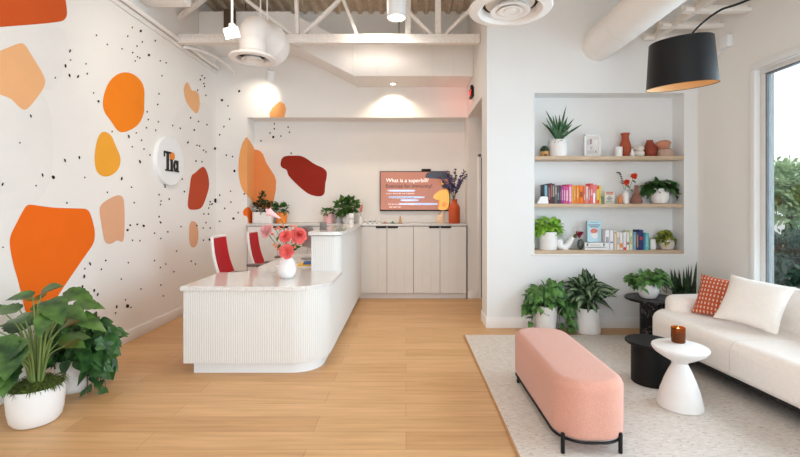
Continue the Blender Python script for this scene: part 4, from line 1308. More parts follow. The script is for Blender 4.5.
# orange cushion with rows of pale dashes
M_pat = bpy.data.materials.new('orange_dash_weave'); M_pat.use_nodes = True
nt = M_pat.node_tree; b = nt.nodes['Principled BSDF']; b.inputs['Roughness'].default_value = 0.9
uv = nt.nodes.new('ShaderNodeUVMap'); uv.uv_map = 'uv'
mp = nt.nodes.new('ShaderNodeMapping'); mp.inputs['Scale'].default_value = (1, 1, 1)
nt.links.new(uv.outputs['UV'], mp.inputs['Vector'])
br = nt.nodes.new('ShaderNodeTexBrick')
br.offset = 0.0
br.inputs['Color1'].default_value = lin((222, 204, 190)); br.inputs['Color2'].default_value = lin((214, 196, 184)); br.inputs['Mortar'].default_value = lin((190, 82, 44))
br.inputs['Scale'].default_value = 1.0; br.inputs['Brick Width'].default_value = 0.075; br.inputs['Row Height'].default_value = 0.105; br.inputs['Mortar Size'].default_value = 0.024; br.inputs['Mortar Smooth'].default_value = 0.05
nt.links.new(mp.outputs['Vector'], br.inputs['Vector']); nt.links.new(br.outputs['Color'], b.inputs['Base Color'])
CSH = 'cushions on the sofa'
cushion('cushion', 'plain cream square cushion leaning in front of the orange one', M_cush, at(753, 303, 3.42), 0.43, 0.42, 0.15, (-0.74, -0.52, 0.62), 7, CSH)
cushion('cushion', 'orange square cushion with rows of pale dashes', M_pat, at(721, 298, 3.80), 0.38, 0.38, 0.13, (-0.68, -0.58, 0.45), 5, CSH)

# leaning black rod behind the sofa arm, against the wall
mb = MB(); a_ = Vector((2.90, 4.42, RZ + 0.008)); b_ = Vector((3.15, 4.56, 0.65)); mb.tube([a_, b_], 0.010, 8)
tag(mb.build('metal_rod', M_black), 'thin black rod leaning on the wall behind the sofa arm', 'rod')

# ================================================================ ARC LAMP
M_gold = mat('gold_lining', (230, 190, 140), 0.45, noise=0.02, emit=0.0)
c = at(681, 64, 2.83)
lamp = thing('arc_floor_lamp', 'arching floor lamp with a big black drum shade over the seating', 'floor lamp', (2.98, 1.45, RZ))
axis = Vector((-0.075, -0.085, 1)).normalized()
cl_ = c - lamp.location
hs = 0.29
mb = MB(); mb.lathe([(0.206, -hs / 2), (0.183, hs / 2), (0.180, hs / 2 + 0.002)], cl_, 56, axis)
mb.lathe([(0.206, -hs / 2), (0.208, -hs / 2 - 0.002), (0.2065, -hs / 2)], cl_, 56, axis)
mb.lathe([(0.04, hs / 2 + 0.002), (0.181, hs / 2 + 0.002)], cl_, 56, axis)
shade = mb.build('lamp_shade', mat('black_shade_fabric', (13, 13, 14), 0.45, noise=0.05, spec=0.25), lamp, sharp=40)
mb = MB(); mb.lathe([(0.2035, -hs / 2 + 0.001), (0.1805, hs / 2 - 0.002), (0.0, hs / 2 - 0.003)], cl_, 56, axis); mb.build('lining', M_gold, shade)
mb = MB(); mb.blob(cl_ + axis * 0.02, 0.045, 16, 10); mb.build('bulb', mat('lamp_bulb', (255, 220, 170), 0.5, noise=0, emit=2.5), lamp)
topc = cl_ + axis * (hs / 2)
e1 = at(748, 0, 2.62) - lamp.location
pts = []
topc = topc + Vector((0.06, 0, 0.004))
ctrl = [topc - axis * 0.06, topc + axis * 0.02 + Vector((0.02, 0, 0.03)), e1 * 0.5 + topc * 0.5 + Vector((0.0, 0, 0.06)), e1, e1 + Vector((0.35, -0.35, 0.10)), Vector((0.14, -0.25, 2.6)), Vector((0.06, -0.08, 1.8)), Vector((0.01, 0, 0.8)), Vector((0, 0, 0.02))]
def catmull(P, n=8):
    P = [P[0] * 2 - P[1]] + P + [P[-1] * 2 - P[-2]]
    out = []
    for k in range(1, len(P) - 2):
        for i in range(n):
            t = i / n
            out.append(0.5 * ((2 * P[k]) + (P[k + 1] - P[k - 1]) * t + (2 * P[k - 1] - 5 * P[k] + 4 * P[k + 1] - P[k + 2]) * t * t + (3 * P[k] - P[k - 1] - 3 * P[k + 1] + P[k + 2]) * t ** 3))
    out.append(P[-2])
    return out
mb = MB(); mb.tube(catmull([Vector(p) for p in ctrl]), 0.0055, 10, 2.0); mb.build('stem', M_black, lamp)
mb = MB(); mb.lathe([(0, 0), (0.18, 0), (0.18, 0.015), (0.02, 0.03), (0, 0.03)], (0, 0, 0), 36); mb.build('base', M_black, lamp)

# ================================================================ PLANT BUILDERS (all in the plant's own frame)
def rv(rng, a, b): return rng.uniform(a, b)

def vines(mbL, mbS, rng, n, z0, rise, reach, hang, L, W, shape='heart', per=9, sq=1.0, jit=0.5, a_range=(0, 360), drop_ratio=0.6, face=0.45):
    """stems that rise from the pot, arch outwards and trail, with leaves along them"""
    for k in range(n):
        a = R(rng.uniform(*a_range))
        rr = reach * rng.uniform(0.45, 1.0)
        hh = rise * rng.uniform(0.4, 1.0)
        dd = hang * rng.uniform(0.2, 1.0) if rng.random() < drop_ratio else -hh * rng.uniform(0.2, 0.9)
        d = Vector((math.cos(a), math.sin(a) * sq, 0))
        P = [d * rr * 0.12 + Vector((0, 0, z0)), d * rr * 0.4 + Vector((0, 0, z0 + hh)), d * rr * 0.8 + Vector((0, 0, z0 + hh * 0.7)), d * rr + Vector((0, 0, z0 - dd))]
        pts = catmull(P, 6)
        pts = [mbL.clampv(p.copy()) for p in pts]
        mbS.tube(pts, 0.0022 if L < 0.1 else 0.003, 5)
        m = len(pts)
        for i in range(per):
            t = 0.22 + 0.78 * (i + rng.random() * 0.5) / per
            p = pts[min(m - 1, int(t * (m - 1)))]
            ang = a + rng.uniform(-1.5, 1.5)
            dz = rng.uniform(-0.6, 0.35) - (face - 0.45) * 0.7
            dirn = Vector((math.cos(ang), math.sin(ang) * (0.5 + 0.5 * sq), dz)).normalized()
            nn = Vector((rng.uniform(-jit, jit), rng.uniform(-jit, jit) - face, 1.0))
            s = rng.uniform(0.7, 1.15)
            mbL.leaf(p, dirn, nn, L * s, W * s, shape, rng.uniform(0.1, 0.5), rng.uniform(0.12, 0.35), 6)

def bush(mbL, rng, n, c, rad, L, W, shape='oval', up=0.4, face=0.3):
    """leaves filling an ellipsoid crown, pointing out and up"""
    c, rad = Vector(c), Vector(rad)
    for k in range(n):
        while True:
            v = Vector((rng.uniform(-1, 1), rng.uniform(-1, 1), rng.uniform(-1, 1)))
            if 0.15 < v.length < 1:
                break
        p = c + Vector((v.x * rad.x, v.y * rad.y, v.z * rad.z))
        d = (v.normalized() * 0.9 + Vector((rng.uniform(-.5, .5), rng.uniform(-.5, .5), up + rng.uniform(-.3, .3)))).normalized()
        s = rng.uniform(0.7, 1.2)
        mbL.leaf(p, d, Vector((rng.uniform(-.5, .5), rng.uniform(-.5, .5) - face, 0.9)), L * s, W * s, shape, rng.uniform(0, 0.4), 0.2, 5)

def pot_lathe(r0, r1, h, belly=0.0, t=0.012, lip=0.004):
    """open pot: foot radius r0, rim radius r1"""
    out = [(0, 0), (r0 * 0.92, 0), (r0, h * 0.03)]
    for i in range(1, 9):
        u = i / 9
        out.append((r0 + (r1 - r0) * u + belly * math.sin(PI * u), h * (0.03 + 0.95 * u)))
    out += [(r1, h - lip), (r1 - lip, h), (r1 - t, h - lip), (r1 - t - 0.004, h * 0.80), (0, h * 0.80)]
    return out

def pot(parent, prof, m=None, name='pot'):
    mb = MB(); mb.lathe(prof, (0, 0, 0), 40); return mb.build(name, m or M_ceramic, parent)
def soil(parent, r, z, m=None, name='soil'):
    mb = MB(); mb.lathe([(0, 0.012), (r * 0.6, 0.008), (r, 0.0), (r, -0.01), (0, -0.01)], (0, 0, z), 28); return mb.build(name, m or M_soil, parent)

# ================================================================ FLOOR PLANTS, LEFT
pl = thing('potted_monstera', 'broad-leaved green plant in a rounded white pot at the left front', 'potted plant', (-2.40, 2.79, 0))
pot(pl, [(0, 0), (0.09, 0), (0.118, 0.006), (0.135, 0.03), (0.145, 0.08), (0.151, 0.15), (0.153, 0.232), (0.151, 0.238), (0.146, 0.238), (0.142, 0.232), (0.140, 0.20), (0, 0.20)])
mb = MB(); rng = random.Random(5)
mb.lathe([(0, 0.04), (0.08, 0.036), (0.13, 0.022), (0.155, 0.0), (0.155, -0.02), (0, -0.02)], (0, 0, 0), 36) if False else mb.lathe([(0, 0.035), (0.08, 0.032), (0.12, 0.02), (0.140, 0.0), (0.140, -0.02), (0, -0.02)], (0, 0, 0.234), 36)
for k in range(420):
    a = rng.uniform(0, 2 * PI); r_ = 0.152 * math.sqrt(rng.random())
    mb.leaf((r_ * math.cos(a), r_ * math.sin(a), 0.252 + 0.03 * (1 - r_ / 0.168)), (math.cos(a) + rng.uniform(-.8, .8), math.sin(a) + rng.uniform(-.8, .8), rng.uniform(-0.2, 0.9)), (0, 0, 1), 0.045, 0.007, 'strap', 1.0, 0.2, 3)
mb.build('moss', M_moss, pl)
mbL, mbS = MB(), MB(); mbL.xmin = XL + 0.03 + 2.40
PY = 2.79
leaves = [  # image position of the leaf base, distance, length, width, pointing
    (33, 296, 2.75, 0.15, 0.11, (-0.7, -0.2, 0.1)), (41, 293, 2.8, 0.16, 0.12, (0.8, 0.1, 0.5)), (49, 300, 2.66, 0.23, 0.16, (0.75, -0.5, -0.25)), (66, 291, 2.82, 0.20, 0.12, (0.95, 0.0, -0.15)),
    (38, 300, 2.85, 0.17, 0.13, (-0.5, 0.4, 0.15)), (62, 309, 2.7, 0.20, 0.12, (0.95, -0.2, -0.1)), (20, 310, 2.75, 0.20, 0.13, (-0.9, -0.1, 0.1)), (16, 318, 2.7, 0.17, 0.12, (0.7, -0.5, 0.2)),
    (10, 340, 2.6, 0.20, 0.17, (-0.4, -0.6, -0.55)), (26, 350, 2.58, 0.19, 0.17, (-0.6, -0.5, -0.55)), (8, 355, 2.6, 0.20, 0.17, (0.1, -0.6, -0.7)), (-4, 330, 2.65, 0.20, 0.15, (-0.8, -0.2, -0.1)),
    (60, 330, 2.75, 0.22, 0.10, (0.7, -0.1, 0.55)), (66, 345, 2.7, 0.2, 0.10, (0.75, -0.3, 0.25)), (20, 332, 2.85, 0.2, 0.15, (-0.5, 0.3, 0.4)), (54, 322, 2.9, 0.2, 0.15, (0.4, 0.6, 0.3)),
    (74, 318, 2.85, 0.21, 0.13, (0.95, 0.1, -0.2)), (34, 312, 2.95, 0.18, 0.14, (0.2, 0.7, 0.3)), (4, 312, 2.8, 0.18, 0.12, (-0.9, 0.0, 0.2)), (50, 312, 2.6, 0.17, 0.12, (0.3, -0.8, -0.35)),
    (18, 358, 2.62, 0.18, 0.15, (-0.75, -0.4, -0.45)), (2, 348, 2.7, 0.2, 0.16, (-0.7, 0.0, -0.5)), (62, 300, 2.95, 0.18, 0.13, (0.6, 0.4, 0.2)), (16, 346, 2.56, 0.18, 0.17, (0.3, -0.7, -0.6)), (4, 336, 2.58, 0.2, 0.18, (0.4, -0.6, -0.6)), (24, 338, 2.6, 0.17, 0.15, (-0.2, -0.7, -0.5)), (12, 362, 2.6, 0.17, 0.15, (0.2, -0.5, -0.6)), (44, 322, 3.0, 0.2, 0.16, (0.3, 0.4, 0.4)), (30, 326, 2.98, 0.2, 0.16, (-0.4, 0.3, 0.4)), (72, 306, 2.9, 0.2, 0.14, (0.8, 0.2, 0.1)), (58, 342, 2.95, 0.2, 0.15, (0.6, 0.3, 0.2)), (12, 325, 2.9, 0.18, 0.14, (-0.6, 0.4, 0.1))]
for px, py, Y, L, W, d in leaves:
    tip = at(px, py, Y) - pl.location
    base = Vector((tip.x * 0.15, tip.y * 0.15, 0.24))
    mid = Vector((tip.x * 0.42, tip.y * 0.42, 0.24 + (tip.z - 0.24) * 0.68))
    mbS.tube(catmull([base, mid, tip], 6), 0.0075, 7, 0.5)
    mbL.leaf(tip, d, (0.1, -0.45, 1.0), L, W, 'monstera', 0.28, 0.16, 12)
mbL.build('foliage', L_monstera, pl, sharp=70, recalc=False); mbS.build('stems', mat('pale_petiole', (130, 152, 84), 0.5, noise=0.1), pl)

p2 = thing('potted_pothos', 'bushy trailing green plant in a white pot against the mural wall', 'potted plant', (-2.52, 3.27, 0))
pot(p2, pot_lathe(0.095, 0.125, 0.25, 0.01))
soil(p2, 0.112, 0.225)
mbL, mbS = MB(), MB(); rng = random.Random(11); mbL.xmin = XL + 0.03 + 2.52; mbL.zmin = 0.015
vines(mbL, mbS, rng, 30, 0.26, 0.30, 0.29, 0.06, 0.09, 0.085, 'heart', 9, 0.9, face=1.3)
vines(mbL, mbS, rng, 16, 0.24, 0.24, 0.33, 0.26, 0.09, 0.088, 'heart', 12, 0.8, a_range=(-42, 50), drop_ratio=1.0, face=1.3)
vines(mbL, mbS, rng, 5, 0.24, 0.16, 0.30, 0.25, 0.085, 0.075, 'heart', 10, 0.8, a_range=(-40, 0), drop_ratio=1.0, face=1.3)
bush(mbL, rng, 110, (0.04, 0, 0.37), (0.24, 0.22, 0.15), 0.10, 0.095, 'heart', -0.2, 1.2)
mbL.build('foliage', L_pothos_dark, p2, sharp=70, recalc=False); mbS.build('stems', M_stem_dark, p2)

# ================================================================ FLOOR PLANTS, NICHE WALL
f1 = thing('potted_pothos', 'trailing green plant in a white pot on the floor behind the ottoman', 'potted plant', (at(546, 330, 4.76).x, 4.76, 0))
pot(f1, pot_lathe(0.098, 0.122, 0.30, 0.004), M_matte)
soil(f1, 0.108, 0.275)
mbL, mbS = MB(), MB(); rng = random.Random(21); mbL.ymax = 0.135; mbL.zmin = 0.02
vines(mbL, mbS, rng, 26, 0.29, 0.26, 0.28, 0.12, 0.085, 0.072, 'heart', 9, 0.6, face=1.0)
vines(mbL, mbS, rng, 9, 0.29, 0.20, 0.36, 0.32, 0.095, 0.075, 'heart', 11, 0.35, a_range=(-50, 20), drop_ratio=1.0, face=1.0)
vines(mbL, mbS, rng, 5, 0.29, 0.16, 0.26, 0.30, 0.095, 0.075, 'heart', 11, 0.35, a_range=(165, 215), drop_ratio=1.0)
bush(mbL, rng, 34, (0.0, 0, 0.42), (0.21, 0.11, 0.11), 0.10, 0.075, 'heart', 0.3)
mbL.build('foliage', L_pothos, f1, sharp=70, recalc=False); mbS.build('stems', M_stem_dark, f1)

f2 = thing('potted_aglaonema', 'silver-striped dark plant in a white pot on the floor under the shelves', 'potted plant', (at(587, 330, 4.765).x, 4.768, 0))
pot(f2, [(0, 0), (0.135, 0), (0.143, 0.008), (0.143, 0.04), (0.128, 0.27), (0.125, 0.276), (0.118, 0.27), (0.116, 0.24), (0, 0.24)], M_matte)
soil(f2, 0.115, 0.25)
mbL, mbS = MB(), MB(); rng = random.Random(31); mbL.ymax = 0.13; mbL.zmin = 0.03
for k in range(64):
    a = rng.uniform(0, 2 * PI); el = rng.uniform(-0.15, 1.25)
    d = Vector((math.cos(a) * math.cos(el), math.sin(a) * math.cos(el) * 0.7 - 0.15, math.sin(el)))
    p0 = Vector((rng.uniform(-.05, .05), rng.uniform(-.04, .04), 0.26)); p1 = p0 + Vector((d.x * 0.07, d.y * 0.05, rng.uniform(0.05, 0.22)))
    mbS.tube([p0, (p0 + p1) / 2 + Vector((0, 0, 0.01)), p1], 0.004, 5)
    L = rng.uniform(0.22, 0.36)
    mbL.leaf(p1 + Vector((0, 0, 0.02)), d, (rng.uniform(-.3, .3), -0.6, 0.8), L, L * 0.30, 'lance', rng.uniform(0.15, 0.65), 0.2, 8)
for k in range(9):
    d = Vector((rng.uniform(-.45, .4), rng.uniform(-.3, .1), 1.0))
    p1 = Vector((rng.uniform(-.06, .05), rng.uniform(-.04, .02), rng.uniform(0.36, 0.46)))
    mbS.tube([Vector((p1.x * 0.4, 0, 0.26)), p1], 0.004, 5)
    mbL.leaf(p1, d, (rng.uniform(-.4, .4), -1, 0.3), rng.uniform(0.24, 0.32), 0.085, 'lance', 0.08, 0.2, 8)
mbL.build('foliage', L_varieg, f2, sharp=70, recalc=False); mbS.build('stems', M_stem_dark, f2)

f3 = thing('snake_plant', 'upright dark snake plant in a pot in the corner behind the sofa', 'potted plant', (at(684, 300, 4.78).x - 0.01, 4.755, 0))
pot(f3, pot_lathe(0.10, 0.125, 0.24), M_matte)
soil(f3, 0.11, 0.215)
mbL = MB(); rng = random.Random(41); mbL.ymax = 0.13; mbL.xmax = 0.24
for k in range(20):
    a = rng.uniform(0, 2 * PI); r_ = rng.uniform(0.0, 0.09)
    h = rng.uniform(0.36, 0.60)
    mbL.leaf((r_ * math.cos(a), r_ * math.sin(a) * 0.8, 0.21), (math.cos(a) * rng.uniform(0.02, 0.18), math.sin(a) * 0.08, 1), (math.cos(a + 1.2) * 0.5, -1, 0), h, 0.048, 'strap', -0.02, 0.25, 8)
mbL.build('foliage', L_snake, f3, sharp=70, recalc=False)

# trailing plant on the marble table
f4 = thing('potted_peperomia', 'trailing green plant in a round white pot on the marble side table', 'potted plant', (2.54, 4.51, RZ + 0.4205))
pot(f4, [(0, 0), (0.055, 0), (0.07, 0.005), (0.092, 0.04), (0.102, 0.09), (0.103, 0.13), (0.098, 0.165), (0.094, 0.166), (0.091, 0.16), (0.089, 0.14), (0, 0.14)])
soil(f4, 0.088, 0.145)
mbL, mbS = MB(), MB(); rng = random.Random(51); mbL.ymax = 0.35; mbL.zmin = 0.012
vines(mbL, mbS, rng, 22, 0.15, 0.08, 0.23, 0.08, 0.075, 0.05, 'oval', 7, 0.8)
vines(mbL, mbS, rng, 4, 0.15, 0.14, 0.25, 0.13, 0.10, 0.085, 'heart', 7, 0.5, a_range=(-20, 20), drop_ratio=1.0)
bush(mbL, rng, 80, (0.0, 0, 0.195), (0.19, 0.15, 0.045), 0.075, 0.048, 'oval', 0.0)
mbL.build('foliage', L_pothos, f4, sharp=70, recalc=False); mbS.build('stems', M_stem, f4)

# ================================================================ DESK VASE OF FLOWERS
M_coral = mat('coral_petal', (250, 122, 116), 0.7, noise=0.08, nscale=30)
M_rose = mat('pink_petal', (255, 204, 204), 0.7, noise=0.05, nscale=30)
M_yel = mat('stamen_yellow', (244, 176, 70), 0.7, noise=0.1)
M_berry = mat('orange_berry', (240, 130, 90), 0.5, noise=0.1)
VY = 3.95
v = at(287, 279, VY)
vz = thing('flower_vase', 'white egg-shaped vase on the low desk top holding coral flowers', 'vase', (v.x, VY, 0.7355))
mb = MB(); mb.lathe([(0, 0), (0.045, 0), (0.058, 0.006), (0.076, 0.04), (0.083, 0.075), (0.079, 0.115), (0.062, 0.16), (0.044, 0.19), (0.038, 0.20), (0.033, 0.196), (0.05, 0.15), (0, 0.15)], (0, 0, 0), 40); mb.build('vase_body', M_ceramic, vz)
def flower(parent, c, r, m, layers=4, npet=9, face=(0, -1, 0.35), centre=None, name='blossom'):
    """many-petalled bloom facing along face"""
    c = Vector(c); f = Vector(face).normalized()
    u = f.orthogonal().normalized(); w = f.cross(u)
    mb = MB()
    for L in range(layers):
        op = 1.35 - 0.27 * L
        for k in range(npet):
            a = 2 * PI * (k + 0.5 * L) / npet + random.uniform(-.15, .15)
            d = (u * math.cos(a) + w * math.sin(a)) * math.sin(op) + f * math.cos(op)
            mb.leaf(c - f * r * 0.25 + f * 0.012 * L, d, f, r * (1.0 - 0.11 * L), r * 0.78, 'petal', 0.0, 0.35, 6)
    o = mb.build(name, m, parent, sharp=80, recalc=False)
    if centre:
        mb = MB()
        for k in range(26):
            a = random.uniform(0, 2 * PI); q = random.uniform(0, 0.30) * r
            mb.blob(c + f * r * 0.28 + (u * math.cos(a) + w * math.sin(a)) * q, r * 0.085, 6, 4)
        mb.build('flower_centre', centre, o)
    return o
def fpos(px, py, Y=VY): return at(px, py, Y) - vz.location
neck = Vector((0, 0, 0.19))
mbS = MB()
for px, py, Y, r_, m_, ly, fc, ce in [(285.5, 236.5, 3.90, 0.064, M_coral, 4, (-0.1, -1, 0.5), None), (298.5, 235.5, 3.95, 0.082, M_coral, 5, (0.5, -0.9, 0.4), None), (286.5, 251.5, 3.85, 0.072, M_coral, 4, (0.0, -1, 0.1), M_yel),
                                  (267.5, 231.5, 3.95, 0.076, M_rose, 5, (-0.6, -0.7, 0.5), None)]:
    p = fpos(px, py, Y)
    flower(vz, p, r_, m_, ly, 9, fc, ce)
    mbS.tube(catmull([neck + Vector((p.x * 0.1, p.y * 0.2, -0.04)), neck + Vector((p.x * 0.3, p.y * 0.4, 0.05)), p + Vector((0, 0.03, -0.03))], 5), 0.0035, 6)
# calla lily above the rest
p = fpos(276, 216, 3.97); tip = fpos(268, 211.5, 3.95)
mb = MB(); d_ = (tip - p).normalized(); mb.lathe([(0.006, -0.05), (0.012, -0.02), (0.02, 0.02), (0.034, 0.065), (0.042, 0.082), (0.03, 0.066), (0.012, 0.03), (0.0, 0.0)], p, 20, d_, 1.0, 0.75)
mb.leaf(p + d_ * 0.04, d_ + Vector((0, 0, 0.15)), (0.3, -1, 0.4), 0.075, 0.05, 'oval', 0.0, 0.3, 5); mb.build('lily', M_rose, vz)
mbS.tube(catmull([neck + Vector((0, 0, -0.04)), fpos(284.5, 232, 3.96), fpos(283, 223, 3.97), p - d_ * 0.04], 6), 0.0045, 6)
mbB = MB(); mbL = MB(); rng = random.Random(8)
for px, py in ((276, 229), (279, 227.5), (273, 234), (275.5, 246.5), (277.5, 249), (274, 244.5), (292, 226), (296, 226.5), (293, 242), (296, 243.5), (295, 247), (290, 246), (281, 229), (288, 229), (300, 244), (279, 245), (283, 226)):
    p = fpos(px + rng.uniform(-.6, .6), py, 3.93 + rng.uniform(-.04, .06))
    mbB.blob(p, 0.0125, 8, 6)
    mbS.tube([neck, neck * 0.5 + p * 0.5 + Vector((0, 0, 0.01)), p], 0.0018, 5)
    mbL.leaf(p * 0.7 + neck * 0.3, p - neck + Vector((0.2, 0, 0)), (0, -1, 0.5), 0.055, 0.024, 'oval', 0.1, 0.2, 4)
mbB.build('berries', M_berry, vz)['kind'] = 'stuff'
mbL.build('leaves', L_mid, vz, sharp=70, recalc=False); mbS.build('stems', M_stem, vz)

# ================================================================ ON THE REAR WORKTOP
YW = 6.60
def wx(px, Y=YW): return (px - CX) * Y / F
k_ = YW / F
def lpx(rows, s=k_): return [(r * s, z * s) for r, z in rows]

b1 = thing('planter', 'white rectangular planter with a dark green bush in the recess corner', 'potted plant', (wx(263.3), 6.61, WT))
mb = MB(); mb.soft_prism(round_rect(-0.155, -0.085, 0.155, 0.085, 0.04, 6), 0, 0.175, 0.006, 3, 0.012); mb.build('pot', M_matte, b1)
mb = MB(); mb.box((0, 0, 0.176), (0.28, 0.14, 0.008), None, 0.003); mb.build('soil', M_soil, b1)
mbL = MB(); rng = random.Random(61); mbL.ymax = 0.16; mbL.xmin = -0.22
bush(mbL, rng, 210, (0.03, 0.0, 0.25), (0.19, 0.10, 0.09), 0.06, 0.03, 'oval', 0.5)
bush(mbL, rng, 40, (-0.02, 0.0, 0.38), (0.06, 0.05, 0.10), 0.06, 0.028, 'oval', 0.8)
mbL.build('foliage', L_dark, b1, sharp=70, recalc=False)

b2 = thing('potted_plant', 'small green plant in a bright orange pot on the rear worktop', 'potted plant', (wx(281.7), 6.60, WT))
pot(b2, lpx([(0, 0), (4.6, 0), (5.0, 0.3), (5.3, 10.6), (5.0, 10.8), (4.7, 10.5), (4.6, 9), (0, 9)]), M_orange); soil(b2, 4.6 * k_, 9.6 * k_)
mbL, mbS = MB(), MB(); rng = random.Random(62); mbL.ymax = 0.16
bush(mbL, rng, 60, (0.0, 0.0, 0.225), (0.12, 0.09, 0.07), 0.075, 0.055, 'heart', 0.3)
for k in range(8):
    mbS.tube([(0, 0, 0.14), (rng.uniform(-.05, .05), rng.uniform(-.04, .04), 0.22)], 0.003, 5)
mbL.build('foliage', L_mid, b2, sharp=70, recalc=False); mbS.build('stems', M_stem, b2)

b3 = thing('potted_plant', 'small green plant in a pale pink pot on the rear worktop', 'potted plant', (wx(328.8), 6.60, WT))
pot(b3, lpx([(0, 0), (4.4, 0), (4.8, 0.3), (4.9, 9.8), (4.6, 10), (4.3, 9.7), (4.2, 8.5), (0, 8.5)]), mat('pink_pot', (240, 186, 186), 0.5, noise=0.01)); soil(b3, 4.2 * k_, 8.9 * k_)
mbL = MB(); rng = random.Random(63); mbL.ymax = 0.16
bush(mbL, rng, 70, (0.0, 0.0, 0.175), (0.095, 0.08, 0.04), 0.06, 0.035, 'oval', 0.4)
mbL.build('foliage', L_mid, b3, sharp=70, recalc=False)

b4 = thing('potted_plant', 'full round-leaved plant in a white bowl pot beside the pink pot', 'potted plant', (wx(348), 6.59, WT))
pot(b4, lpx([(0, 0), (3.6, 0), (4.6, 0.4), (5.6, 3.2), (6.0, 6.5), (5.9, 9.4), (5.6, 9.6), (5.3, 9.2), (5.2, 8), (0, 8)])); soil(b4, 5.1 * k_, 8.6 * k_)
mbL, mbS = MB(), MB(); rng = random.Random(64); mbL.ymax = 0.17
bush(mbL, rng, 150, (-0.01, -0.01, 0.265), (0.17, 0.13, 0.11), 0.095, 0.075, 'heart', 0.2)
bush(mbL, rng, 14, (-0.13, -0.04, 0.17), (0.05, 0.03, 0.06), 0.085, 0.065, 'heart', -0.3)
for k in range(10):
    mbS.tube([(0, 0, 0.12), (rng.uniform(-.09, .09), rng.uniform(-.06, .05), 0.27)], 0.003, 5)
mbL.build('foliage', L_mid, b4, sharp=70, recalc=False); mbS.build('stems', M_stem, b4)
mb = MB(); mb.lathe(pot_lathe(0.05, 0.06, 0.11, 0.0, 0.008), (0, 0, 0), 30)
tag(mb.build('bowl', M_matte, None, (wx(337.8), 6.69, WT + 0.0005)), 'plain off-white bowl between the pink pot and the bowl-potted plant', 'bowl')

cn = thing('canister', 'tall white canister at the rear end of the raised counter', 'canister', (-0.80, 6.28, 1.133))
mb = MB(); mb.lathe([(0, 0), (0.037, 0), (0.039, 0.003), (0.039, 0.125), (0, 0.125)], (0, 0, 0), 28); mb.build('body', M_ceramic, cn)
mb = MB(); mb.lathe([(0, 0.1255), (0.040, 0.1255), (0.040, 0.148), (0.037, 0.152), (0, 0.152)], (0, 0, 0), 28); mb.build('lid', M_white, cn)
mb = MB(); mb.lathe([(0.0394, 0.06), (0.0394, 0.09)], (0, 0, 0), 28); mb.build('label_band', mat('sage_label', (206, 214, 202), 0.6), cn, recalc=False)

bv = thing('bud_vase', 'small white bottle vase with a coral flower spray beside the canister', 'vase', (wx(360.6, 6.5), 6.5, WT))
s_ = 6.5 / F
mb = MB(); mb.lathe(lpx([(0, 0), (1.5, 0), (1.7, 0.2), (1.7, 5.2), (0.9, 6.4), (0.8, 7.4), (0.6, 7.4), (0, 5)], s_), (0, 0, 0), 24); mb.build('vase_body', M_ceramic, bv)
mbS = MB(); mbS.tube([(0, 0, 0.09), (0.004, 0, 0.16), (0.022, 0, 0.27)], 0.003, 6); mbS.build('stem', M_stem, bv)
mb = MB(); rng = random.Random(9)
for k in range(26):
    t = rng.random()
    mb.leaf((0.004 + 0.02 * t + rng.uniform(-.012, .012), rng.uniform(-.01, .01), 0.17 + 0.10 * t), (rng.uniform(-.6, .6), rng.uniform(-.6, .2), 0.8), (0, -1, 0.3), 0.032, 0.02, 'oval', 0, 0.3, 4)
mb.build('petals', mat('coral_spray', (232, 128, 112), 0.7, noise=0.1), bv, sharp=70, recalc=False)

for px, w_, h_, lab, crgb in ((365.2, 1.15, 5.0, 'leftmost small white bottle in the row, gray lettering', (150, 150, 156)), (370, 1.25, 5.6, 'white bottle with a teal mark, next to the leftmost bottle', (90, 160, 170)), (374.6, 1.25, 5.6, 'white bottle with a teal mark, nearer the screen corner', (96, 166, 176)), (379.2, 1.1, 4.9, 'small white bottle with a yellow mark at the right end of the row', (214, 190, 110))):
    bt = thing('bottle', lab, 'bottle', (wx(px, 6.52), 6.52, WT), group='small bottles on the rear worktop')
    s_ = 6.52 / F
    mb = MB(); mb.lathe(lpx([(0, 0), (w_ * 0.95, 0), (w_, 0.15), (w_, h_ * 0.62), (w_ * 0.6, h_ * 0.72), (0, h_ * 0.72)], s_), (0, 0, 0), 20); mb.build('body', M_ceramic, bt)
    mb = MB(); mb.lathe(lpx([(0, h_ * 0.725), (w_ * 0.65, h_ * 0.725), (w_ * 0.65, h_), (0, h_)], s_), (0, 0, 0), 20); mb.build('cap', M_white, bt)
    mb = MB(); mb.lathe([(w_ * s_ * 1.006, h_ * s_ * 0.28), (w_ * s_ * 1.006, h_ * s_ * 0.48)], (0, 0, 0), 20); mb.build('label_band', mat('label_%d' % int(px), crgb, 0.6), bt, recalc=False)
for px, lab, mt in ((385, 'pink stone on a dark incense dish', mat('pink_stone', (236, 170, 150), 0.6)), (392.6, 'green stone on a dark incense dish', mat('green_stone', (96, 156, 124), 0.4)), (400.3, 'tan incense cone on a dark dish under the screen', mat('tan_cone', (216, 170, 122), 0.8))):
    ds = thing('incense_dish', lab, 'dish', (wx(px, 6.55), 6.55, WT), group='incense dishes on the worktop')
    mb = MB(); mb.lathe([(0, 0.002), (0.03, 0.002), (0.045, 0.008), (0.046, 0.006), (0.03, 0), (0, 0)], (0, 0, 0), 28); mb.build('dish', mat('dark_wood_dish', (98, 70, 50), 0.5), ds)
    mb = MB()
    if px > 398:
        mb.lathe([(0, 0.003), (0.024, 0.003), (0.022, 0.03), (0.012, 0.09), (0.004, 0.122), (0, 0.124)], (0, 0, 0), 20)
        mb.build('cone', mt, ds)
    else:
        mb.blob((0, 0, 0.018), (0.020, 0.016, 0.016), 10, 7); mb.build('stone', mt, ds)

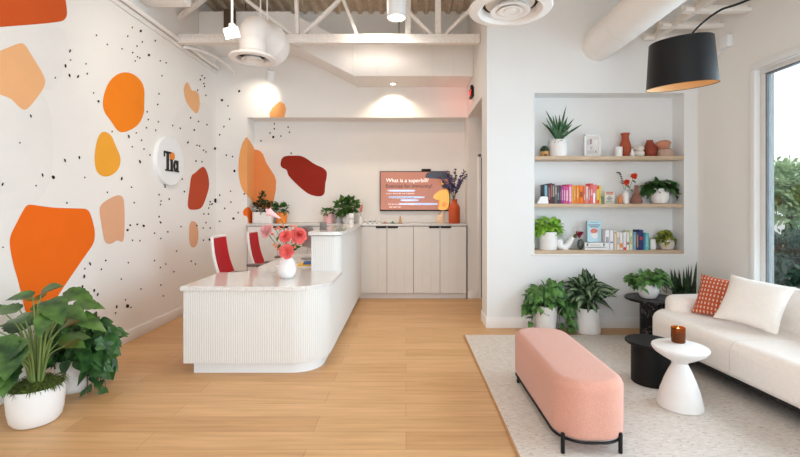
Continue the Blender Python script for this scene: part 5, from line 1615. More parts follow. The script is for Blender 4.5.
fv = thing('face_vase', 'peach double-necked vase in front of the screen corner', 'vase', (wx(440.7, 6.56), 6.56, WT))
mb = MB(); s_ = 6.56 / F
mb.lathe(lpx([(0, 0), (3.0, 0), (3.9, 1.2), (4.2, 4), (3.9, 6.6), (3.0, 8.0), (1.6, 8.6), (0, 8.8)], s_), (0, 0, 0), 32, None, 1.0, 0.62)
mb.lathe(lpx([(1.7, 6.5), (1.6, 9), (1.7, 11.6), (1.2, 11.6), (0, 9)], s_), (1.8 * s_, 0, 0), 20)
mb.lathe(lpx([(1.5, 6.0), (1.4, 7.5), (1.5, 9.4), (1.0, 9.4), (0, 8)], s_), (-2.3 * s_, 0, 0), 20)
mb.build('vase_body', mat('peach_ceramic', (240, 208, 176), 0.5, noise=0.02), fv)
mb = MB(); mb.tube([Vector((1.8 * s_, 0, 0.15)), Vector((2.2 * s_, -0.01, 0.22)), Vector((0.9 * s_, -0.015, 0.27)), Vector((1.9 * s_, -0.01, 0.34)), Vector((3.3 * s_, 0, 0.30)), Vector((2.6 * s_, 0, 0.24))], 0.003, 6); mb.build('wire_stem', mat('cream_wire', (236, 214, 180), 0.6), fv)

ov = thing('bottle_vase', 'large terracotta orange bottle vase holding purple lavender', 'vase', (wx(454.3, 6.56), 6.56, WT))
mb = MB(); mb.lathe(lpx([(0, 0), (5.3, 0), (5.6, 0.4), (5.6, 15.2), (5.2, 17.2), (3.6, 19.4), (2.8, 20.4), (2.7, 23.6), (3.0, 24.2), (2.5, 24.2), (2.3, 20), (0, 18)], s_), (0, 0, 0), 40); mb.build('vase_body', mat('orange_clay', (204, 86, 40), 0.7, noise=0.03, bump=0.2), ov)
mbS, mbF = MB(), MB(); rng = random.Random(14)
for px, py in ((438.5, 177), (446, 172), (451, 176), (455.8, 169.5), (461, 180), (464.5, 171), (466, 175), (449, 181), (443, 182), (459, 185)):
    tip = Vector(((px - 454.3) * s_, rng.uniform(-.08, .05), (223 - py) * s_))
    base = Vector((rng.uniform(-.02, .02), 0, 0.33))
    pts = catmull([base, base * 0.5 + tip * 0.5 + Vector((-tip.x * 0.15, 0, 0.02)), tip], 7)
    mbS.tube(pts, 0.0025, 5)
    for k in range(46):
        q = pts[rng.randint(6, len(pts) - 1)]
        if mbF.ymax is None: mbF.ymax = 0.17
        mbF.leaf(q + Vector((rng.uniform(-.012, .012), rng.uniform(-.012, .012), rng.uniform(-.01, .012))), (rng.uniform(-1, 1), rng.uniform(-1, 1), rng.uniform(-.2, .9)), (0, -1, 0.2), 0.034, 0.019, 'oval', 0, 0.2, 3)
mbS.build('stems', M_stem_dark, ov); mbF.build('lavender_flowers', mat('lavender', (98, 84, 140), 0.8, noise=0.2, rgb2=(56, 56, 62), nscale=40), ov, sharp=70, recalc=False)

# ================================================================ NICHE SHELVES
YS = 5.02                      # centre line of things standing on the shelves
SZ = (1.966, 1.421, 0.888)
for z, lab in zip(SZ, ('top oak shelf in the wall niche', 'middle oak shelf in the wall niche, under the books', 'bottom oak shelf in the wall niche')):
    mb = MB(); mb.span((-0.8535, -0.108, -0.042), (0.8535, 0.106, 0), 0.0025)
    o = mb.build('shelf', M_shelf, None, ((NX0 + NX1) / 2, YN + 0.107, z)); tag(o, lab, 'shelf', 'oak shelves in the niche')
s5 = YS / F
def sx(px, Y=YS): return (px - CX) * Y / F
def on(level, px, Y=YS): return Vector((sx(px, Y), Y, SZ[level] + 0.0004))
def vase(name, label, cat, level, px, prof, m, Y=YS, seg=36, **kw):
    mb = MB(); mb.lathe(lpx(prof, Y / F), (0, 0, 0), seg, **kw)
    return tag(mb.build(name, m, None, on(level, px, Y)), label, cat)

# --- top shelf
st = thing('mini_planter', 'tiny dark succulent in a wooden footed stand at the top shelf end', 'potted plant', on(0, 544.6))
mb = MB(); mb.lathe(lpx([(0, 2.2), (3.6, 2.2), (4.0, 2.6), (4.1, 5.4), (3.7, 5.4), (0, 4.6)], s5), (0, 0, 0), 28)
for a in (0.8, 2.4, 3.9, 5.5):
    mb.cyl((3.2 * s5 * math.cos(a), 3.2 * s5 * math.sin(a), 0), (3.0 * s5 * math.cos(a), 3.0 * s5 * math.sin(a), 2.6 * s5), 0.011, 8)
mb.build('wooden_stand', mat('honey_wood', (214, 158, 92), 0.5, noise=0.1), st)
mb = MB(); rng = random.Random(70)
for k in range(60):
    a = rng.uniform(0, 2 * PI); e_ = rng.uniform(0, 1.4); r_ = 3.6 * s5
    mb.blob((r_ * math.cos(a) * math.cos(e_), r_ * math.sin(a) * math.cos(e_), 6.0 * s5 + r_ * 1.25 * math.sin(e_)), 0.011, 6, 4)
mb.blob((0, 0, 6.4 * s5), (3.4 * s5, 3.4 * s5, 4.6 * s5)); mb.build('succulent', L_cactus, st)

sw = thing('potted_sword_plant', 'spiky green plant in a white pot on the top shelf', 'potted plant', on(0, 558, 5.015))
pot(sw, lpx([(0, 0), (8.2, 0), (8.6, 0.3), (8.7, 16.5), (8.4, 16.8), (8.1, 16.4), (8.0, 14.5), (0, 14.5)], s5), M_matte)
soil(sw, 7.9 * s5, 15.6 * s5, M_moss, 'moss')
mbL = MB(); mbL.ymax = 0.10; rng = random.Random(71)
tips = [(540, 121), (546, 107), (543, 117), (554, 113), (564, 104.5), (566, 115.5), (569, 115), (572, 117.5), (571, 123), (579.5, 124), (567, 132.5), (551, 125), (559, 112), (556, 122), (548, 117), (562, 120), (570, 128), (547, 126), (551, 114), (556, 117), (560, 117), (565, 121), (553, 120), (568, 121), (545, 122), (574, 127), (558, 120)]
for px, py in tips:
    tip = Vector(((px - 558) * s5, rng.uniform(-.10, .06), (155.6 - py) * s5)); p0 = Vector((rng.uniform(-.03, .03), rng.uniform(-.03, .02), 15.8 * s5))
    d = tip - p0
    L = d.length * 1.04
    mbL.leaf(p0, d + Vector((0, 0, 0.06 * L)), (rng.uniform(-.5, .5), -1, 0.2), L, 0.026, 'strap', 0.07, 0.25, 9)
for k in range(60):
    a = rng.uniform(0, 2 * PI)
    mbL.leaf((0.07 * math.cos(a), 0.07 * math.sin(a), 15.9 * s5), (math.cos(a), math.sin(a), rng.uniform(-.5, .6)), (0, 0, 1), 0.05, 0.010, 'strap', 0.4, 0.2, 3)
mbL.build('foliage', L_sword, sw, sharp=70, recalc=False)

pf = thing('picture_frame', 'white framed photo print standing on the top shelf', 'picture frame', on(0, 592.3, 5.03))
fw, fh = 16.6 * s5, 22.5 * s5
mb = MB()
for lo, hi in (((-fw / 2, 0), (-fw / 2 + 0.018, fh)), ((fw / 2 - 0.018, 0), (fw / 2, fh)), ((-fw / 2, 0), (fw / 2, 0.018)), ((-fw / 2, fh - 0.018), (fw / 2, fh))):
    mb.span((lo[0], -0.012, lo[1]), (hi[0], 0.012, hi[1]), 0.002)
mb.span((-fw / 2 + 0.01, 0.0, 0.01), (fw / 2 - 0.01, 0.01, fh - 0.01)); mb.build('frame', M_white, pf)
mb = MB(); mb.span((-fw / 2 + 0.016, -0.004, 0.016), (fw / 2 - 0.016, -0.0005, fh - 0.016)); pr = mb.build('print', mat('print_paper', (222, 216, 212), 0.6, noise=0.05, nscale=20), pf)
def patch(parent, name, x0, z0, x1, z1, y, m):
    mb = MB(); mb.poly([(x0, y, z0), (x1, y, z0), (x1, y, z1), (x0, y, z1)]); return mb.build(name, m, parent, sharp=0, recalc=False)
for x0, z0, x1_, z1, rgb in ((-.066, .14, -.036, .20, (196, 192, 200)), (-.03, .15, -.008, .21, (166, 138, 136)), (.01, .13, .06, .2, (230, 226, 224)), (-.06, .04, .02, .08, (206, 200, 198)), (.03, .05, .045, .075, (150, 124, 108)), (-.03, .09, .0, .12, (196, 184, 178))):
    patch(pr, 'print_patch', x0, z0, x1_, z1, -0.0045, mat('print_%d' % rgb[0], rgb, 0.6))

vase('vase', 'small white ribbed tumbler left of the tall terracotta vase', 'vase', 0, 618.6, [(0, 0), (3.2, 0), (3.5, 0.4), (3.4, 2.5), (3.6, 3), (3.4, 5.5), (3.6, 6), (3.4, 9.4), (3.0, 9.8), (2.7, 9.4), (2.6, 2), (0, 2)], M_ceramic, 4.985)
vase('vase', 'tall terracotta vase with a flared neck on the top shelf', 'vase', 0, 625.3, [(0, 0), (3.8, 0), (4.2, 0.4), (5.2, 6), (5.4, 9), (4.8, 13), (3.7, 17), (3.3, 19.5), (3.6, 22), (4.4, 24), (4.0, 24), (3.2, 22), (2.8, 19), (0, 17)], M_terra, 5.05)
vase('vase', 'tiny white bottle right of the tall terracotta vase', 'vase', 0, 632.3, [(0, 0), (1.8, 0), (2.2, 0.5), (2.2, 2.6), (1.6, 4.2), (1.2, 5.2), (1.3, 7.2), (0.9, 7.2), (0, 6)], M_ceramic, 4.97)
vase('vase', 'white bubbly knobbed vase on the top shelf', 'vase', 0, 639.0, [(0, 0), (3.4, 0), (4.8, 1.4), (5.2, 3.2), (4.6, 5), (3.4, 5.9), (4.6, 7), (5.0, 8.6), (4.2, 10.2), (2.6, 10.9), (2.4, 12), (1.8, 12), (0, 10)], mat('bubble_glaze', (222, 216, 208), 0.4, noise=0.03), 4.985, wob=lambda a, z: 1 + 0.06 * math.cos(6 * a))
vase('vase', 'squat round terracotta vase on the top shelf', 'vase', 0, 649.8, [(0, 0), (4.0, 0), (5.0, 0.7), (6.2, 4), (6.1, 7), (5.0, 11), (3.6, 14.2), (3.0, 15.4), (3.0, 16.8), (2.6, 16.8), (2.2, 15), (0, 13)], mat('dark_terracotta', (150, 62, 40), 0.6, noise=0.06), 5.04)
M_pglass = mat('peach_glass', (232, 160, 128), 0.12, noise=0.04, trans=0.35)
gv = thing('glass_vase', 'peach blown-glass vase with a ribbed base at the right top shelf', 'vase', on(0, 664.8))
mb = MB(); mb.lathe(lpx([(0, 0), (7.2, 0), (7.7, 0.5), (7.7, 5), (7.0, 7.2), (4.6, 8.2), (0, 8.2)], s5), (0, 0, 0), 60, None, 1, 1, lambda a, z: 1 + 0.025 * math.cos(24 * a)); mb.build('ribbed_base', mat('ribbed_glass', (222, 186, 166), 0.15, noise=0.03, trans=0.35), gv)
mb = MB(); mb.blob((0, 0, 13.2 * s5), (7.6 * s5, 6.4 * s5, 3.9 * s5), 32, 14); mb.lathe(lpx([(4.6, 8.1), (5.6, 9), (6.2, 11)], s5), (0, 0, 0), 32); b_ = mb.build('upper_bulb', M_pglass, gv)
b_.rotation_euler = (0, R(-8), 0)

# --- books
def book(level, x0, x1, ytop, rgb, label, group, title=None, trgb=(240, 236, 230), depth=0.13, lean=0.0, Y0=4.945, block=None, fuzz=0.02):
    """upright book, spine to the room; x0..x1 and ytop in image pixels on the shelf front"""
    s = Y0 / F
    w = (x1 - x0) * s - 0.0008
    shelf_py = CY - (SZ[level] - H) * F / Y0
    h = (shelf_py - ytop) * s
    t = thing('book', label, 'book', ((((x0 + x1) / 2) - CX) * s, Y0, SZ[level] + 0.0004), 0, group)
    key = 'cover_%d_%d_%d' % rgb
    mc = mat(key, rgb, 0.55, noise=fuzz, nscale=20)
    tk = min(0.003, w * 0.2)
    mb = MB()
    mb.span((-w / 2, 0, 0), (w / 2, tk, h), 0.0012, 1)
    mb.span((-w / 2, 0, 0), (-w / 2 + tk, depth, h)); mb.span((w / 2 - tk, 0, 0), (w / 2, depth, h))
    mb.build('cover', mc, t)
    mb = MB(); mb.span((-w / 2 + tk, tk, 0.003), (w / 2 - tk, depth - 0.004, h - 0.004)); mb.build('page_block', M_paper, t)
    if title:
        a, b2_ = title
        patch(t, 'spine_title', -w * 0.32, h * a, w * 0.32, h * b2_, -0.0006, mat('spine_%d_%d_%d' % trgb, trgb, 0.6, noise=0.15, nscale=90))
    if block:
        a, b2_, brgb = block
        patch(t, 'spine_band', -w * 0.46, h * a, w * 0.46, h * b2_, -0.0004, mat('spine_%d_%d_%d' % brgb, brgb, 0.6, noise=0.03))
    if lean:
        t.rotation_euler = (0, R(lean), 0)
    return t
def bx(c): return 530 + c / 8.889
G1 = 'books on the middle shelf'
MID = [
    (124, 159, 84, (44, 62, 78), 'black and pale blue book first in the colourful middle-shelf row', (0.4, 0.95), (142, 184, 206)),
    (160, 183, 77, (92, 44, 50), 'maroon book second in the colourful middle-shelf row', (0.2, 0.8), (150, 120, 120)),
    (184, 197, 73, (128, 44, 46), 'thin dark red book with a striped spine beside the maroon one', (0.3, 0.9), (196, 120, 110)),
    (198, 220, 78, (66, 58, 62), 'charcoal book with a pale spine title between the red and tan books', (0.35, 0.9), (176, 164, 160)),
    (221, 240, 97, (112, 100, 98), 'shorter taupe book with dark foot in the middle-shelf row', (0.5, 0.95), (190, 170, 160)),
    (241, 261, 92, (70, 74, 84), 'slate book just left of the dark plum one', (0.2, 0.6), (120, 150, 160)),
    (262, 277, 92, (98, 50, 66), 'thin dark plum book left of the purple ones', (0.2, 0.7), (150, 100, 110)),
    (278, 299, 99, (172, 64, 148), 'purple book on the middle shelf', (0.2, 0.8), (220, 150, 206)),
    (300, 316, 99, (214, 88, 158), 'magenta book right of the purple book', (0.2, 0.75), (246, 190, 220)),
    (317, 344, 84, (220, 84, 138), 'hot pink book with a crimson top on the middle shelf', (0.15, 0.7), (250, 190, 210)),
    (345, 374, 82, (230, 110, 160), 'candy pink book left of the thin yellow one', (0.1, 0.85), (250, 206, 222)),
    (375, 381, 86, (246, 206, 80), 'very thin yellow book between pink and orange books', None, None),
    (382, 410, 93, (240, 138, 34), 'first orange book from the left on the middle shelf', (0.2, 0.8), (246, 170, 90)),
    (411, 436, 93, (238, 130, 28), 'second orange book from the left on the middle shelf', (0.3, 0.85), (250, 180, 100)),
    (437, 476, 91, (236, 120, 28), 'widest orange book, third of the orange ones', (0.35, 0.65), (176, 76, 30)),
    (478, 496, 98, (236, 124, 100), 'coral book just right of the wide orange one', (0.2, 0.5), (246, 200, 190)),
    (497, 517, 97, (240, 150, 136), 'salmon book with a white spine label', (0.3, 0.95), (246, 236, 232)),
    (518, 535, 99, (232, 116, 100), 'coral red book left of the tallest pink-red one', (0.2, 0.8), (246, 190, 180)),
    (536, 560, 74, (236, 104, 104), 'tallest coral pink book at the right of the row', (0.4, 0.7), (250, 190, 190)),
    (561, 580, 84, (240, 132, 132), 'pink book with a white lower spine panel', None, None),
    (581, 595, 88, (238, 126, 118), 'thin pink book left of the red and yellow one', (0.3, 0.7), (250, 200, 196)),
    (596, 616, 93, (246, 200, 60), 'yellow book with red bands near the row end', None, None),
    (617, 631, 93, (248, 222, 84), 'plain yellow book ending the colourful middle-shelf row', (0.3, 0.6), (240, 200, 60)),
]
for k, (c0, c1, ct, rgb, lab, ti, trgb) in enumerate(MID):
    blk = None
    if 'white lower' in lab: blk = (0.02, 0.55, (248, 246, 244))
    if 'red bands' in lab: blk = (0.8, 0.98, (226, 70, 46))
    if 'crimson' in lab: blk = (0.88, 1.0, (186, 40, 76))
    o = book(1, bx(c0), bx(c1), 175 + ct / 8.889, rgb, lab, G1, ti, trgb or (240, 236, 230), block=blk)
    if 'red bands' in lab:
        o2 = [c for c in o.children if c.name.startswith('spine_band')][0]
        c2 = o2.copy(); COL.objects.link(c2); c2.parent = o; c2.location = (0, 0, -0.78 * (203.6 - 175 - ct / 8.889) * 4.945 / F)

def cx(c): return 600 + c / 8.889
G2 = 'books on the bottom shelf'
LOW = [
    (16, 44, 182, (178, 168, 164), 'warm gray book first in the upright bottom-shelf row', (0.2, 0.8), (170, 160, 158)),
    (46, 84, 178, (240, 238, 240), 'wide white book second in the bottom-shelf row', (0.35, 0.65), (176, 176, 186)),
    (85, 122, 182, (232, 230, 236), 'white book with a small blue mark left of the cream one', (0.36, 0.42), (70, 90, 150)),
    (126, 149, 186, (240, 216, 188), 'cream peach book on the bottom shelf', (0.86, 0.93), (190, 150, 80)),
    (151, 174, 196, (244, 238, 230), 'shorter ivory book right of the cream peach one', (0.3, 0.7), (220, 206, 190)),
    (176, 203, 200, (240, 236, 234), 'white book with an orange block low on its spine', None, None),
    (205, 234, 200, (240, 236, 238), 'white book with a red splash at its spine foot', None, None),
    (236, 260, 200, (240, 238, 236), 'white book with a thin red mark left of the pale green one', (0.3, 0.45), (214, 90, 80)),
    (262, 291, 184, (222, 232, 196), 'pale green book on the bottom shelf', (0.3, 0.7), (196, 214, 160)),
    (295, 320, 196, (136, 172, 202), 'sky blue book left of the patterned navy one', (0.2, 0.8), (170, 200, 224)),
    (322, 344, 196, (56, 70, 124), 'navy book with a multicoloured spine', (0.15, 0.85), (196, 150, 110)),
    (346, 384, 177, (36, 52, 104), 'tallest dark navy book on the bottom shelf', (0.5, 0.66), (206, 62, 66)),
    (386, 399, 216, (96, 140, 196), 'thin mid blue book left of the turquoise one', None, None),
    (401, 434, 206, (86, 190, 190), 'turquoise book ending the bottom-shelf row', (0.2, 0.8), (150, 220, 216)),
]
for c0, c1, ct, rgb, lab, ti, trgb in LOW:
    blk = None
    if 'orange block' in lab: blk = (0.14, 0.38, (244, 138, 30))
    if 'red splash' in lab: blk = (0.0, 0.16, (226, 70, 60))
    first = lab.startswith('warm gray')     # stands behind the flat stack
    book(2, cx(c0), cx(c1), 210 + ct / 8.889, rgb, lab, G2, ti, trgb or (240, 236, 230), block=blk, Y0=5.05 if first else 4.945, depth=0.07 if first else 0.13)

# --- middle shelf, other things
mb = MB(); w_ = 11 * s5
vs = [mb.bm.verts.new(p) for p in ((-w_ / 2, -0.04, 0), (w_ / 2, -0.04, 0), (w_ / 2, 0.03, 0), (-w_ / 2, 0.03, 0), (-w_ * 0.18, -0.04, 7 * s5), (w_ / 2 - 0.01, -0.04, 7 * s5), (w_ / 2 - 0.01, 0.03, 7 * s5), (-w_ * 0.18, 0.03, 7 * s5))]
for f in ((0, 1, 5, 4), (1, 2, 6, 5), (2, 3, 7, 6), (3, 0, 4, 7), (4, 5, 6, 7), (3, 2, 1, 0)):
    mb.face([vs[i] for i in f])
bmesh.ops.bevel(mb.bm, geom=mb.bm.edges[:], offset=0.003, segments=2, affect='EDGES')
tag(mb.build('bookend', M_ceramic, None, on(1, 540.6, 4.985) + Vector((0, -0.02, 0))), 'white wedge bookend in front of the first books', 'bookend')
# (the wedge stands clear of the spines)
bpy.data.objects['bookend'].location.y = 4.913
bpy.data.objects['bookend'].scale = (1, 0.32, 1)
mb = MB(); rng = random.Random(77)
for k in range(16):
    a = rng.uniform(0, 2 * PI); mb.cyl((0, 0, 0), (0.018 * math.cos(a), 0.018 * math.sin(a), rng.uniform(0.05, 0.09)), 0.011, 6, 0.004)
tag(mb.build('crystal', mat('sage_crystal', (150, 176, 166), 0.2, noise=0.1), None, on(1, 602.9)), 'pale sage green crystal beside the yellow book', 'crystal')

sb = thing('small_book', 'small cream book with a printed cover facing out on the middle shelf', 'book', on(1, 609.6, 4.99))
w_, h_ = 10 * s5, 12.3 * s5
mb = MB(); mb.span((-w_ / 2, 0, 0), (w_ / 2, 0.018, h_), 0.0015, 1); mb.build('cover', mat('cream_cover', (226, 218, 200), 0.6), sb)
mb = MB(); mb.span((-w_ / 2 + 0.003, 0.0182, 0.003), (w_ / 2 - 0.003, 0.026, h_ - 0.003)); mb.build('page_block', M_paper, sb)
mT = mat('cover_red_print', (206, 104, 92), 0.6); mG = mat('cover_gray_print', (128, 134, 146), 0.6)
for z0, z1, m_, f in ((0.85, 0.94, mT, 0.38), (0.74, 0.82, mT, 0.34), (0.5, 0.58, mG, 0.16), (0.38, 0.46, mG, 0.3), (0.26, 0.34, mG, 0.2), (0.12, 0.18, mG, 0.34)):
    patch(sb, 'cover_print', -w_ * f, h_ * z0, w_ * f, h_ * z1, -0.0005, m_)

vase('bottle', 'small apricot orange bottle beside the white flower vase', 'bottle', 1, 620.2, [(0, 0), (2.1, 0), (2.4, 0.4), (2.4, 5.5), (2.0, 7.0), (1.1, 8.0), (1.0, 9.3), (0.7, 9.3), (0, 8)], mat('apricot_glaze', (222, 140, 88), 0.5, noise=0.03), 4.98)
rf = thing('bud_vase', 'small white bottle vase with two red-orange blooms on the middle shelf', 'vase', on(1, 625.6, 5.0))
mb = MB(); mb.lathe(lpx([(0, 0), (2.7, 0), (3.1, 0.4), (3.1, 8.5), (2.6, 10), (1.3, 11.2), (1.2, 13), (0.9, 13), (0, 11)], s5), (0, 0, 0), 28); mb.build('vase_body', M_ceramic, rf)
M_rfl = mat('red_orange_petal', (244, 90, 56), 0.7, noise=0.12, nscale=40)
def rp_(px, py, y=0.0): return Vector(((px - 625.6) * s5, y, (203.7 - py) * s5))
mbS, mbL = MB(), MB()
for px, py, r_ in ((625.3, 182.8, 0.038), (632.8, 176.6, 0.040)):
    p = rp_(px, py, -0.02); flower(rf, p, r_, M_rfl, 4, 8, (0.1, -1, 0.4)); mbS.tube([Vector((0, 0, 0.13)), Vector((p.x * 0.5, 0, 0.17)), p], 0.0025, 6)
    mbL.leaf(p * 0.8 + Vector((0, 0, 0.02)), (0.5, -0.3, -0.4), (0, -1, 0.5), 0.05, 0.025, 'oval', 0.2, 0.2, 4)
sp = [Vector((0, 0, 0.13)), rp_(623, 186), rp_(621.5, 179), rp_(619.5, 173.5), rp_(617.6, 173)]
mbS.tube(catmull(sp, 5), 0.002, 5); mbS.build('stems', M_stem, rf)
mbL.leaf(rp_(630, 190), (0.8, -0.2, -0.3), (0, -1, 0.4), 0.045, 0.02, 'oval', 0.2, 0.2, 4); mbL.build('leaves', L_mid, rf, sharp=70, recalc=False)
mb = MB()
for q in catmull(sp, 6)[8::2]:
    mb.blob(q + Vector((0.006, -0.004, 0)), 0.009, 6, 4); mb.blob(q + Vector((-0.008, 0.002, 0.006)), 0.007, 6, 4)
mb.build('dark_sprig', mat('slate_bud', (66, 74, 90), 0.7), rf)
vase('flask_vase', 'brown flask vase with a narrow neck on the middle shelf', 'vase', 1, 636.4, [(0, 0), (4.4, 0), (5.4, 0.8), (5.6, 2.4), (4.6, 5.6), (3.0, 9), (2.0, 11.5), (1.8, 14), (1.9, 18.4), (1.5, 18.4), (1.3, 12), (0, 9)], mat('brown_clay', (142, 96, 78), 0.6, noise=0.03), 4.995)
tp = thing('potted_pothos', 'dark trailing plant in a white bowl at the right of the middle shelf', 'potted plant', on(1, 659.5, 5.01))
pot(tp, lpx([(0, 0), (5.0, 0), (6.4, 0.6), (8.2, 5), (8.4, 9), (7.8, 14.5), (7.4, 15), (7.0, 14.4), (6.9, 12.5), (0, 12.5)], 5.01 / F), M_matte); soil(tp, 6.8 * s5, 13 * s5)
mbL, mbS = MB(), MB(); rng = random.Random(81); mbL.ymax = 0.10; mbL.zmin = 0.02; mbL.xmax = 0.22
vines(mbL, mbS, rng, 14, 0.16, 0.11, 0.22, 0.08, 0.085, 0.055, 'heart', 8, 0.35)
vines(mbL, mbS, rng, 5, 0.16, 0.09, 0.24, 0.10, 0.08, 0.055, 'heart', 9, 0.2, a_range=(-20, 20), drop_ratio=1.0)
vines(mbL, mbS, rng, 5, 0.16, 0.09, 0.22, 0.11, 0.08, 0.055, 'heart', 9, 0.2, a_range=(160, 200), drop_ratio=1.0)
bush(mbL, rng, 44, (0, -0.01, 0.20), (0.18, 0.07, 0.055), 0.085, 0.055, 'heart', 0.0)
mbL.build('foliage', L_pothos_dark, tp, sharp=70, recalc=False); mbS.build('stems', M_stem_dark, tp)

# --- bottom shelf, other things
lp = thing('potted_lime_plant', 'lime green leafy plant in a white pot at the left of the bottom shelf', 'potted plant', on(2, 548, 5.01))
pot(lp, lpx([(0, 0), (7.9, 0), (8.4, 0.4), (8.6, 17.4), (8.3, 17.7), (7.9, 17.3), (7.8, 15.5), (0, 15.5)], 5.01 / F), M_matte); soil(lp, 7.7 * s5, 16.2 * s5)
mbL, mbS = MB(), MB(); rng = random.Random(82); mbL.ymax = 0.10; mbL.zmin = 0.03; mbL.xmin = NX0 - sx(548, 5.01) + 0.012
vines(mbL, mbS, rng, 16, 0.19, 0.13, 0.19, 0.06, 0.08, 0.06, 'heart', 7, 0.4)
vines(mbL, mbS, rng, 4, 0.19, 0.10, 0.19, 0.15, 0.075, 0.055, 'heart', 9, 0.2, a_range=(170, 200), drop_ratio=1.0)
bush(mbL, rng, 60, (0.0, 0, 0.27), (0.14, 0.08, 0.08), 0.08, 0.06, 'heart', 0.2)
mbL.build('foliage', L_lime, lp, sharp=70, recalc=False); mbS.build('stems', M_stem, lp)

sn = thing('curved_vase', 'white curled tube vase holding a pink protea on the bottom shelf', 'vase', on(2, 566, 5.0))
def q5(px, py, y=0.0): return Vector(((px - 566) * s5, y, (250.6 - py) * s5))
path = catmull([q5(559.4, 243.0), q5(560, 246.5), q5(563.5, 248.0), q5(567.5, 246.2), q5(570.5, 241.5), q5(572.5, 238.4)], 7)
mb = MB(); mb.tube(path, 3.7 * s5, 20, 0.62); mb.blob(path[0], 3.7 * s5, 16, 10)
mb.lathe(lpx([(0, 0), (3.6, 0), (3.8, 0.4), (3.0, 1.6), (0, 1.6)], s5), (-1.2 * s5, 0, 0), 24); mb.build('vase_body', M_ceramic, sn)
flower(sn, q5(577.5, 235.8, -0.01), 0.05, mat('protea_pink', (184, 66, 88), 0.7, noise=0.15, nscale=40), 5, 10, (0.75, -0.5, 0.45))
mb = MB(); rng = random.Random(83)
for k in range(16):
    a = rng.uniform(0, 2 * PI)
    mb.leaf(q5(573, 238.2), Vector((0.8, math.cos(a) * 0.6 - 0.2, 0.45 + 0.5 * math.sin(a))), (0, -1, 0.3), 0.055, 0.02, 'oval', 0.0, 0.2, 4)
mb.build('sepals', mat('protea_green', (112, 110, 74), 0.7, noise=0.15), sn, sharp=70, recalc=False)
mb = MB(); mb.blob((0, 0, 5.2 * s5), (3.4 * s5, 2.4 * s5, 5.2 * s5), 24, 16)
tag(mb.build('stone_egg', mat('dark_green_stone', (44, 52, 50), 0.25, noise=0.5, nscale=12, rgb2=(86, 96, 92)), None, on(2, 580.6, 4.99)), 'dark veined stone egg beside the white book stack', 'ornament')
for k, (z0, hh, wd, lab) in enumerate(((0, 2.6, 21.0, 'white book lying flat, lower of the pair under the blue book'), (2.65, 4.9, 20.4, 'thick white book lying flat with dark spine marks, upper of the pair'))):
    wb = thing('flat_book', lab, 'book', on(2, 595.5, 4.93) + Vector((0, 0, z0 * s5)), 0, 'flat white books on the bottom shelf')
    W_ = wd * s5; Hh = hh * s5
    mb = MB(); mb.span((-W_ / 2, 0, 0), (W_ / 2, 0.003, Hh)); mb.span((-W_ / 2, 0, 0), (W_ / 2, 0.115, 0.003)); mb.span((-W_ / 2, 0, Hh - 0.003), (W_ / 2, 0.115, Hh)); mb.build('cover', mat('white_cover', (240, 238, 236), 0.5), wb)
    mb = MB(); mb.span((-W_ / 2 + 0.003, 0.003, 0.003), (W_ / 2 - 0.003, 0.112, Hh - 0.003)); mb.build('page_block', M_paper, wb)
    if k:
        for xx in (-0.43, 0.36):
            patch(wb, 'spine_mark', W_ * xx, Hh * 0.25, W_ * (xx + 0.08), Hh * 0.8, -0.0005, mat('spine_mark_gray', (110, 116, 110), 0.6))
        patch(wb, 'spine_title', -W_ * 0.25, Hh * 0.35, W_ * 0.25, Hh * 0.6, -0.0005, mat('spine_title_pale', (214, 208, 204), 0.6))
bb = thing('display_book', 'pale blue book standing face out with a coral flower cover', 'book', on(2, 594.2, 5.0) + Vector((0, 0, 7.6 * s5)))
W_, Hh = 14.2 * s5, 20.6 * s5
mb = MB(); mb.span((-W_ / 2, 0, 0), (W_ / 2, 0.004, Hh)); mb.span((-W_ / 2, 0.024, 0), (W_ / 2, 0.028, Hh)); mb.span((-W_ / 2, 0, 0), (-W_ / 2 + 0.004, 0.028, Hh)); mb.build('cover', mat('pale_blue_cover', (190, 220, 232), 0.5, noise=0.02), bb)
mb = MB(); mb.span((-W_ / 2 + 0.004, 0.004, 0.003), (W_ / 2 - 0.004, 0.024, Hh - 0.003)); mb.build('page_block', M_paper, bb)
mB = mat('cover_slate_print', (112, 140, 160), 0.6)
for z0, z1, f in ((0.79, 0.84, 0.42), (0.70, 0.75, 0.32), (0.93, 0.95, 0.3)):
    patch(bb, 'cover_print', -W_ * f, Hh * z0, W_ * f, Hh * z1, -0.0005, mB)
def cdisc(name, pts, m, e):
    mb = MB(); mb.poly([(x * W_, -e, z * Hh) for x, z in smooth_loop(pts, 2)]); bmesh.ops.triangulate(mb.bm, faces=mb.bm.faces[:]); mb.build(name, m, bb, sharp=0, recalc=False)
cdisc('cover_art', [(-0.22, 0.44), (0.0, 0.48), (0.24, 0.42), (0.26, 0.22), (0.04, 0.13), (-0.2, 0.24)], mat('cover_white_art', (240, 236, 234), 0.6), 0.0006)
cdisc('cover_art', [(-0.28, 0.52), (-0.18, 0.64), (0.05, 0.66), (0.26, 0.58), (0.22, 0.46), (0.0, 0.42), (-0.2, 0.42)], mat('cover_coral_art', (228, 126, 106), 0.6, noise=0.1, nscale=60), 0.001)
mb = MB(); mb.soft_prism(round_rect(-2.6 * s5, -0.03, 2.6 * s5, 0.03, 0.008, 4), 0, 10.2 * s5, 0.003, 2)
tag(mb.build('white_box', M_ceramic, None, on(2, 651.9, 5.02)), 'plain white box right of the turquoise book', 'box')
vp = thing('potted_golden_plant', 'small golden green plant in a blush pot at the right of the bottom shelf', 'potted plant', on(2, 666.5, 5.005))
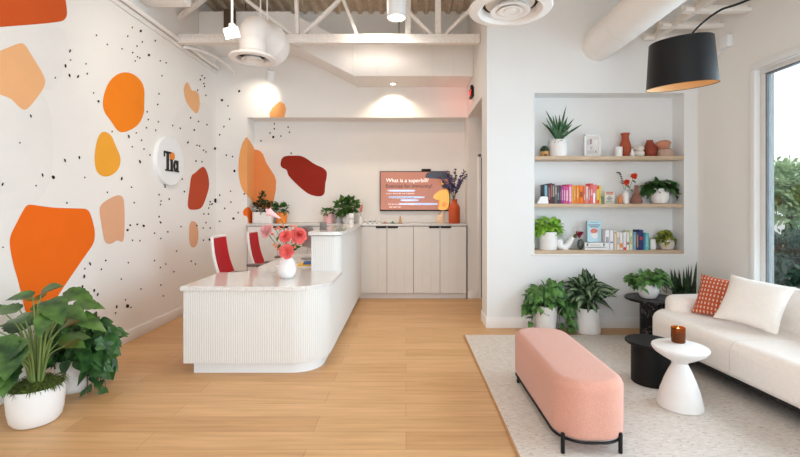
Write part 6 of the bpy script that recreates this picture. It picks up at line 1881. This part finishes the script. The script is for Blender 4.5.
pot(vp, lpx([(0, 0), (4.6, 0), (5.6, 0.6), (6.9, 4.5), (6.8, 7.6), (5.8, 10), (5.4, 10.2), (5.0, 9.6), (4.9, 8.4), (0, 8.4)], 5.0 / F), mat('blush_pot', (214, 200, 190), 0.6, noise=0.03)); soil(vp, 4.9 * s5, 8.8 * s5)
mbL, mbS = MB(), MB(); rng = random.Random(84); mbL.ymax = 0.11; mbL.zmin = 0.015; mbL.xmax = 0.10
vines(mbL, mbS, rng, 9, 0.10, 0.12, 0.13, 0.04, 0.075, 0.055, 'heart', 6, 0.5)
vines(mbL, mbS, rng, 3, 0.10, 0.08, 0.13, 0.08, 0.05, 0.035, 'heart', 7, 0.4, a_range=(160, 210), drop_ratio=1.0)
mbL.build('foliage', L_golden, vp, sharp=70, recalc=False); mbS.build('stems', M_stem_dark, vp)

# ================================================================ OUTSIDE THE SIDE WINDOW
mb = MB(); mb.span((XR + 0.2, -14, -0.3), (40, 50, -0.08)); structure('ground', mb, mat('pavement', (176, 174, 170), 0.9, noise=0.05, nscale=2))
mb = MB(); mb.span((3.715, 4.45, -0.1), (3.815, 4.60, 4.6), 0.01)
structure('pillar', mb, mat('outside_stucco', (176, 186, 186), 0.8, noise=0.03, bump=0.3, bscale=120))
mb = MB(); mb.span((3.6, -6, 4.0), (4.6, 5.2, 4.3)); structure('canopy', mb, mat('outside_canopy', (200, 200, 196), 0.8))
def tree(label, loc, h, rad, m, seed, n, leafL=0.28, name='tree', group=None, trunk=True):
    t = thing(name, label, name, loc, 0, group)
    rng = random.Random(seed)
    mbL = MB()
    for k in range(6):
        cc = Vector((rng.uniform(-.5, .5) * rad[0], rng.uniform(-.5, .5) * rad[1], h - rad[2] + rng.uniform(-.4, .5) * rad[2]))
        bush(mbL, rng, n // 6, cc, Vector(rad) * 0.68, leafL, leafL * 0.6, 'oval', 0.2)
    mbL.build('foliage', m, t, sharp=0, recalc=False)
    mb = MB()
    if trunk:
        mb.tube([(0, 0, -0.08), (0.05, 0, h * 0.4), (0, 0.05, h * 0.75)], 0.10, 8, 0.5)
        for k in range(5):
            a = rng.uniform(0, 6.3); mb.tube([(0.03, 0, h * 0.45), (math.cos(a) * rad[0] * 0.5, math.sin(a) * rad[1] * 0.5, h * 0.8)], 0.04, 6, 0.4)
        mb.build('trunk', mat('bark', (96, 80, 66), 0.9, noise=0.2), t)
    else:
        for k in range(6):
            mb.tube([(rng.uniform(-.3, .3) * rad[0], rng.uniform(-.3, .3) * rad[1], -0.08), (rng.uniform(-.6, .6) * rad[0], rng.uniform(-.5, .5) * rad[1], h * 0.7)], 0.03, 6, 0.5)
        mb.build('woody_stems', mat('bark', (96, 80, 66), 0.9, noise=0.2), t)
TG = 'trees outside the side window'
tree('leafy pale green tree seen through the window left of the others', (9.4, 10.6, 0), 2.5, (1.3, 1.1, 0.85), L_tree, 91, 3600, 0.15, group=TG)
tree('leafy pale green tree in the middle outside the window', (13.4, 11.0, 0), 2.9, (1.6, 1.4, 1.3), L_tree, 92, 2600, 0.17, group=TG)
tree('leafy pale green tree furthest right outside the window', (13.0, 6.6, 0), 3.0, (1.7, 1.6, 1.4), L_tree, 93, 2000, 0.17, group=TG)
tree('dark blue-green hedge low outside the window', (7.4, 8.0, 0), 0.95, (1.2, 0.5, 0.55), L_hedge, 94, 2200, 0.14, 'hedge', None, False)
tree('dark blue-green hedge continuing to the right outside', (9.6, 6.6, 0), 0.95, (0.7, 1.7, 0.55), L_hedge, 95, 1400, 0.14, 'hedge', None, False)
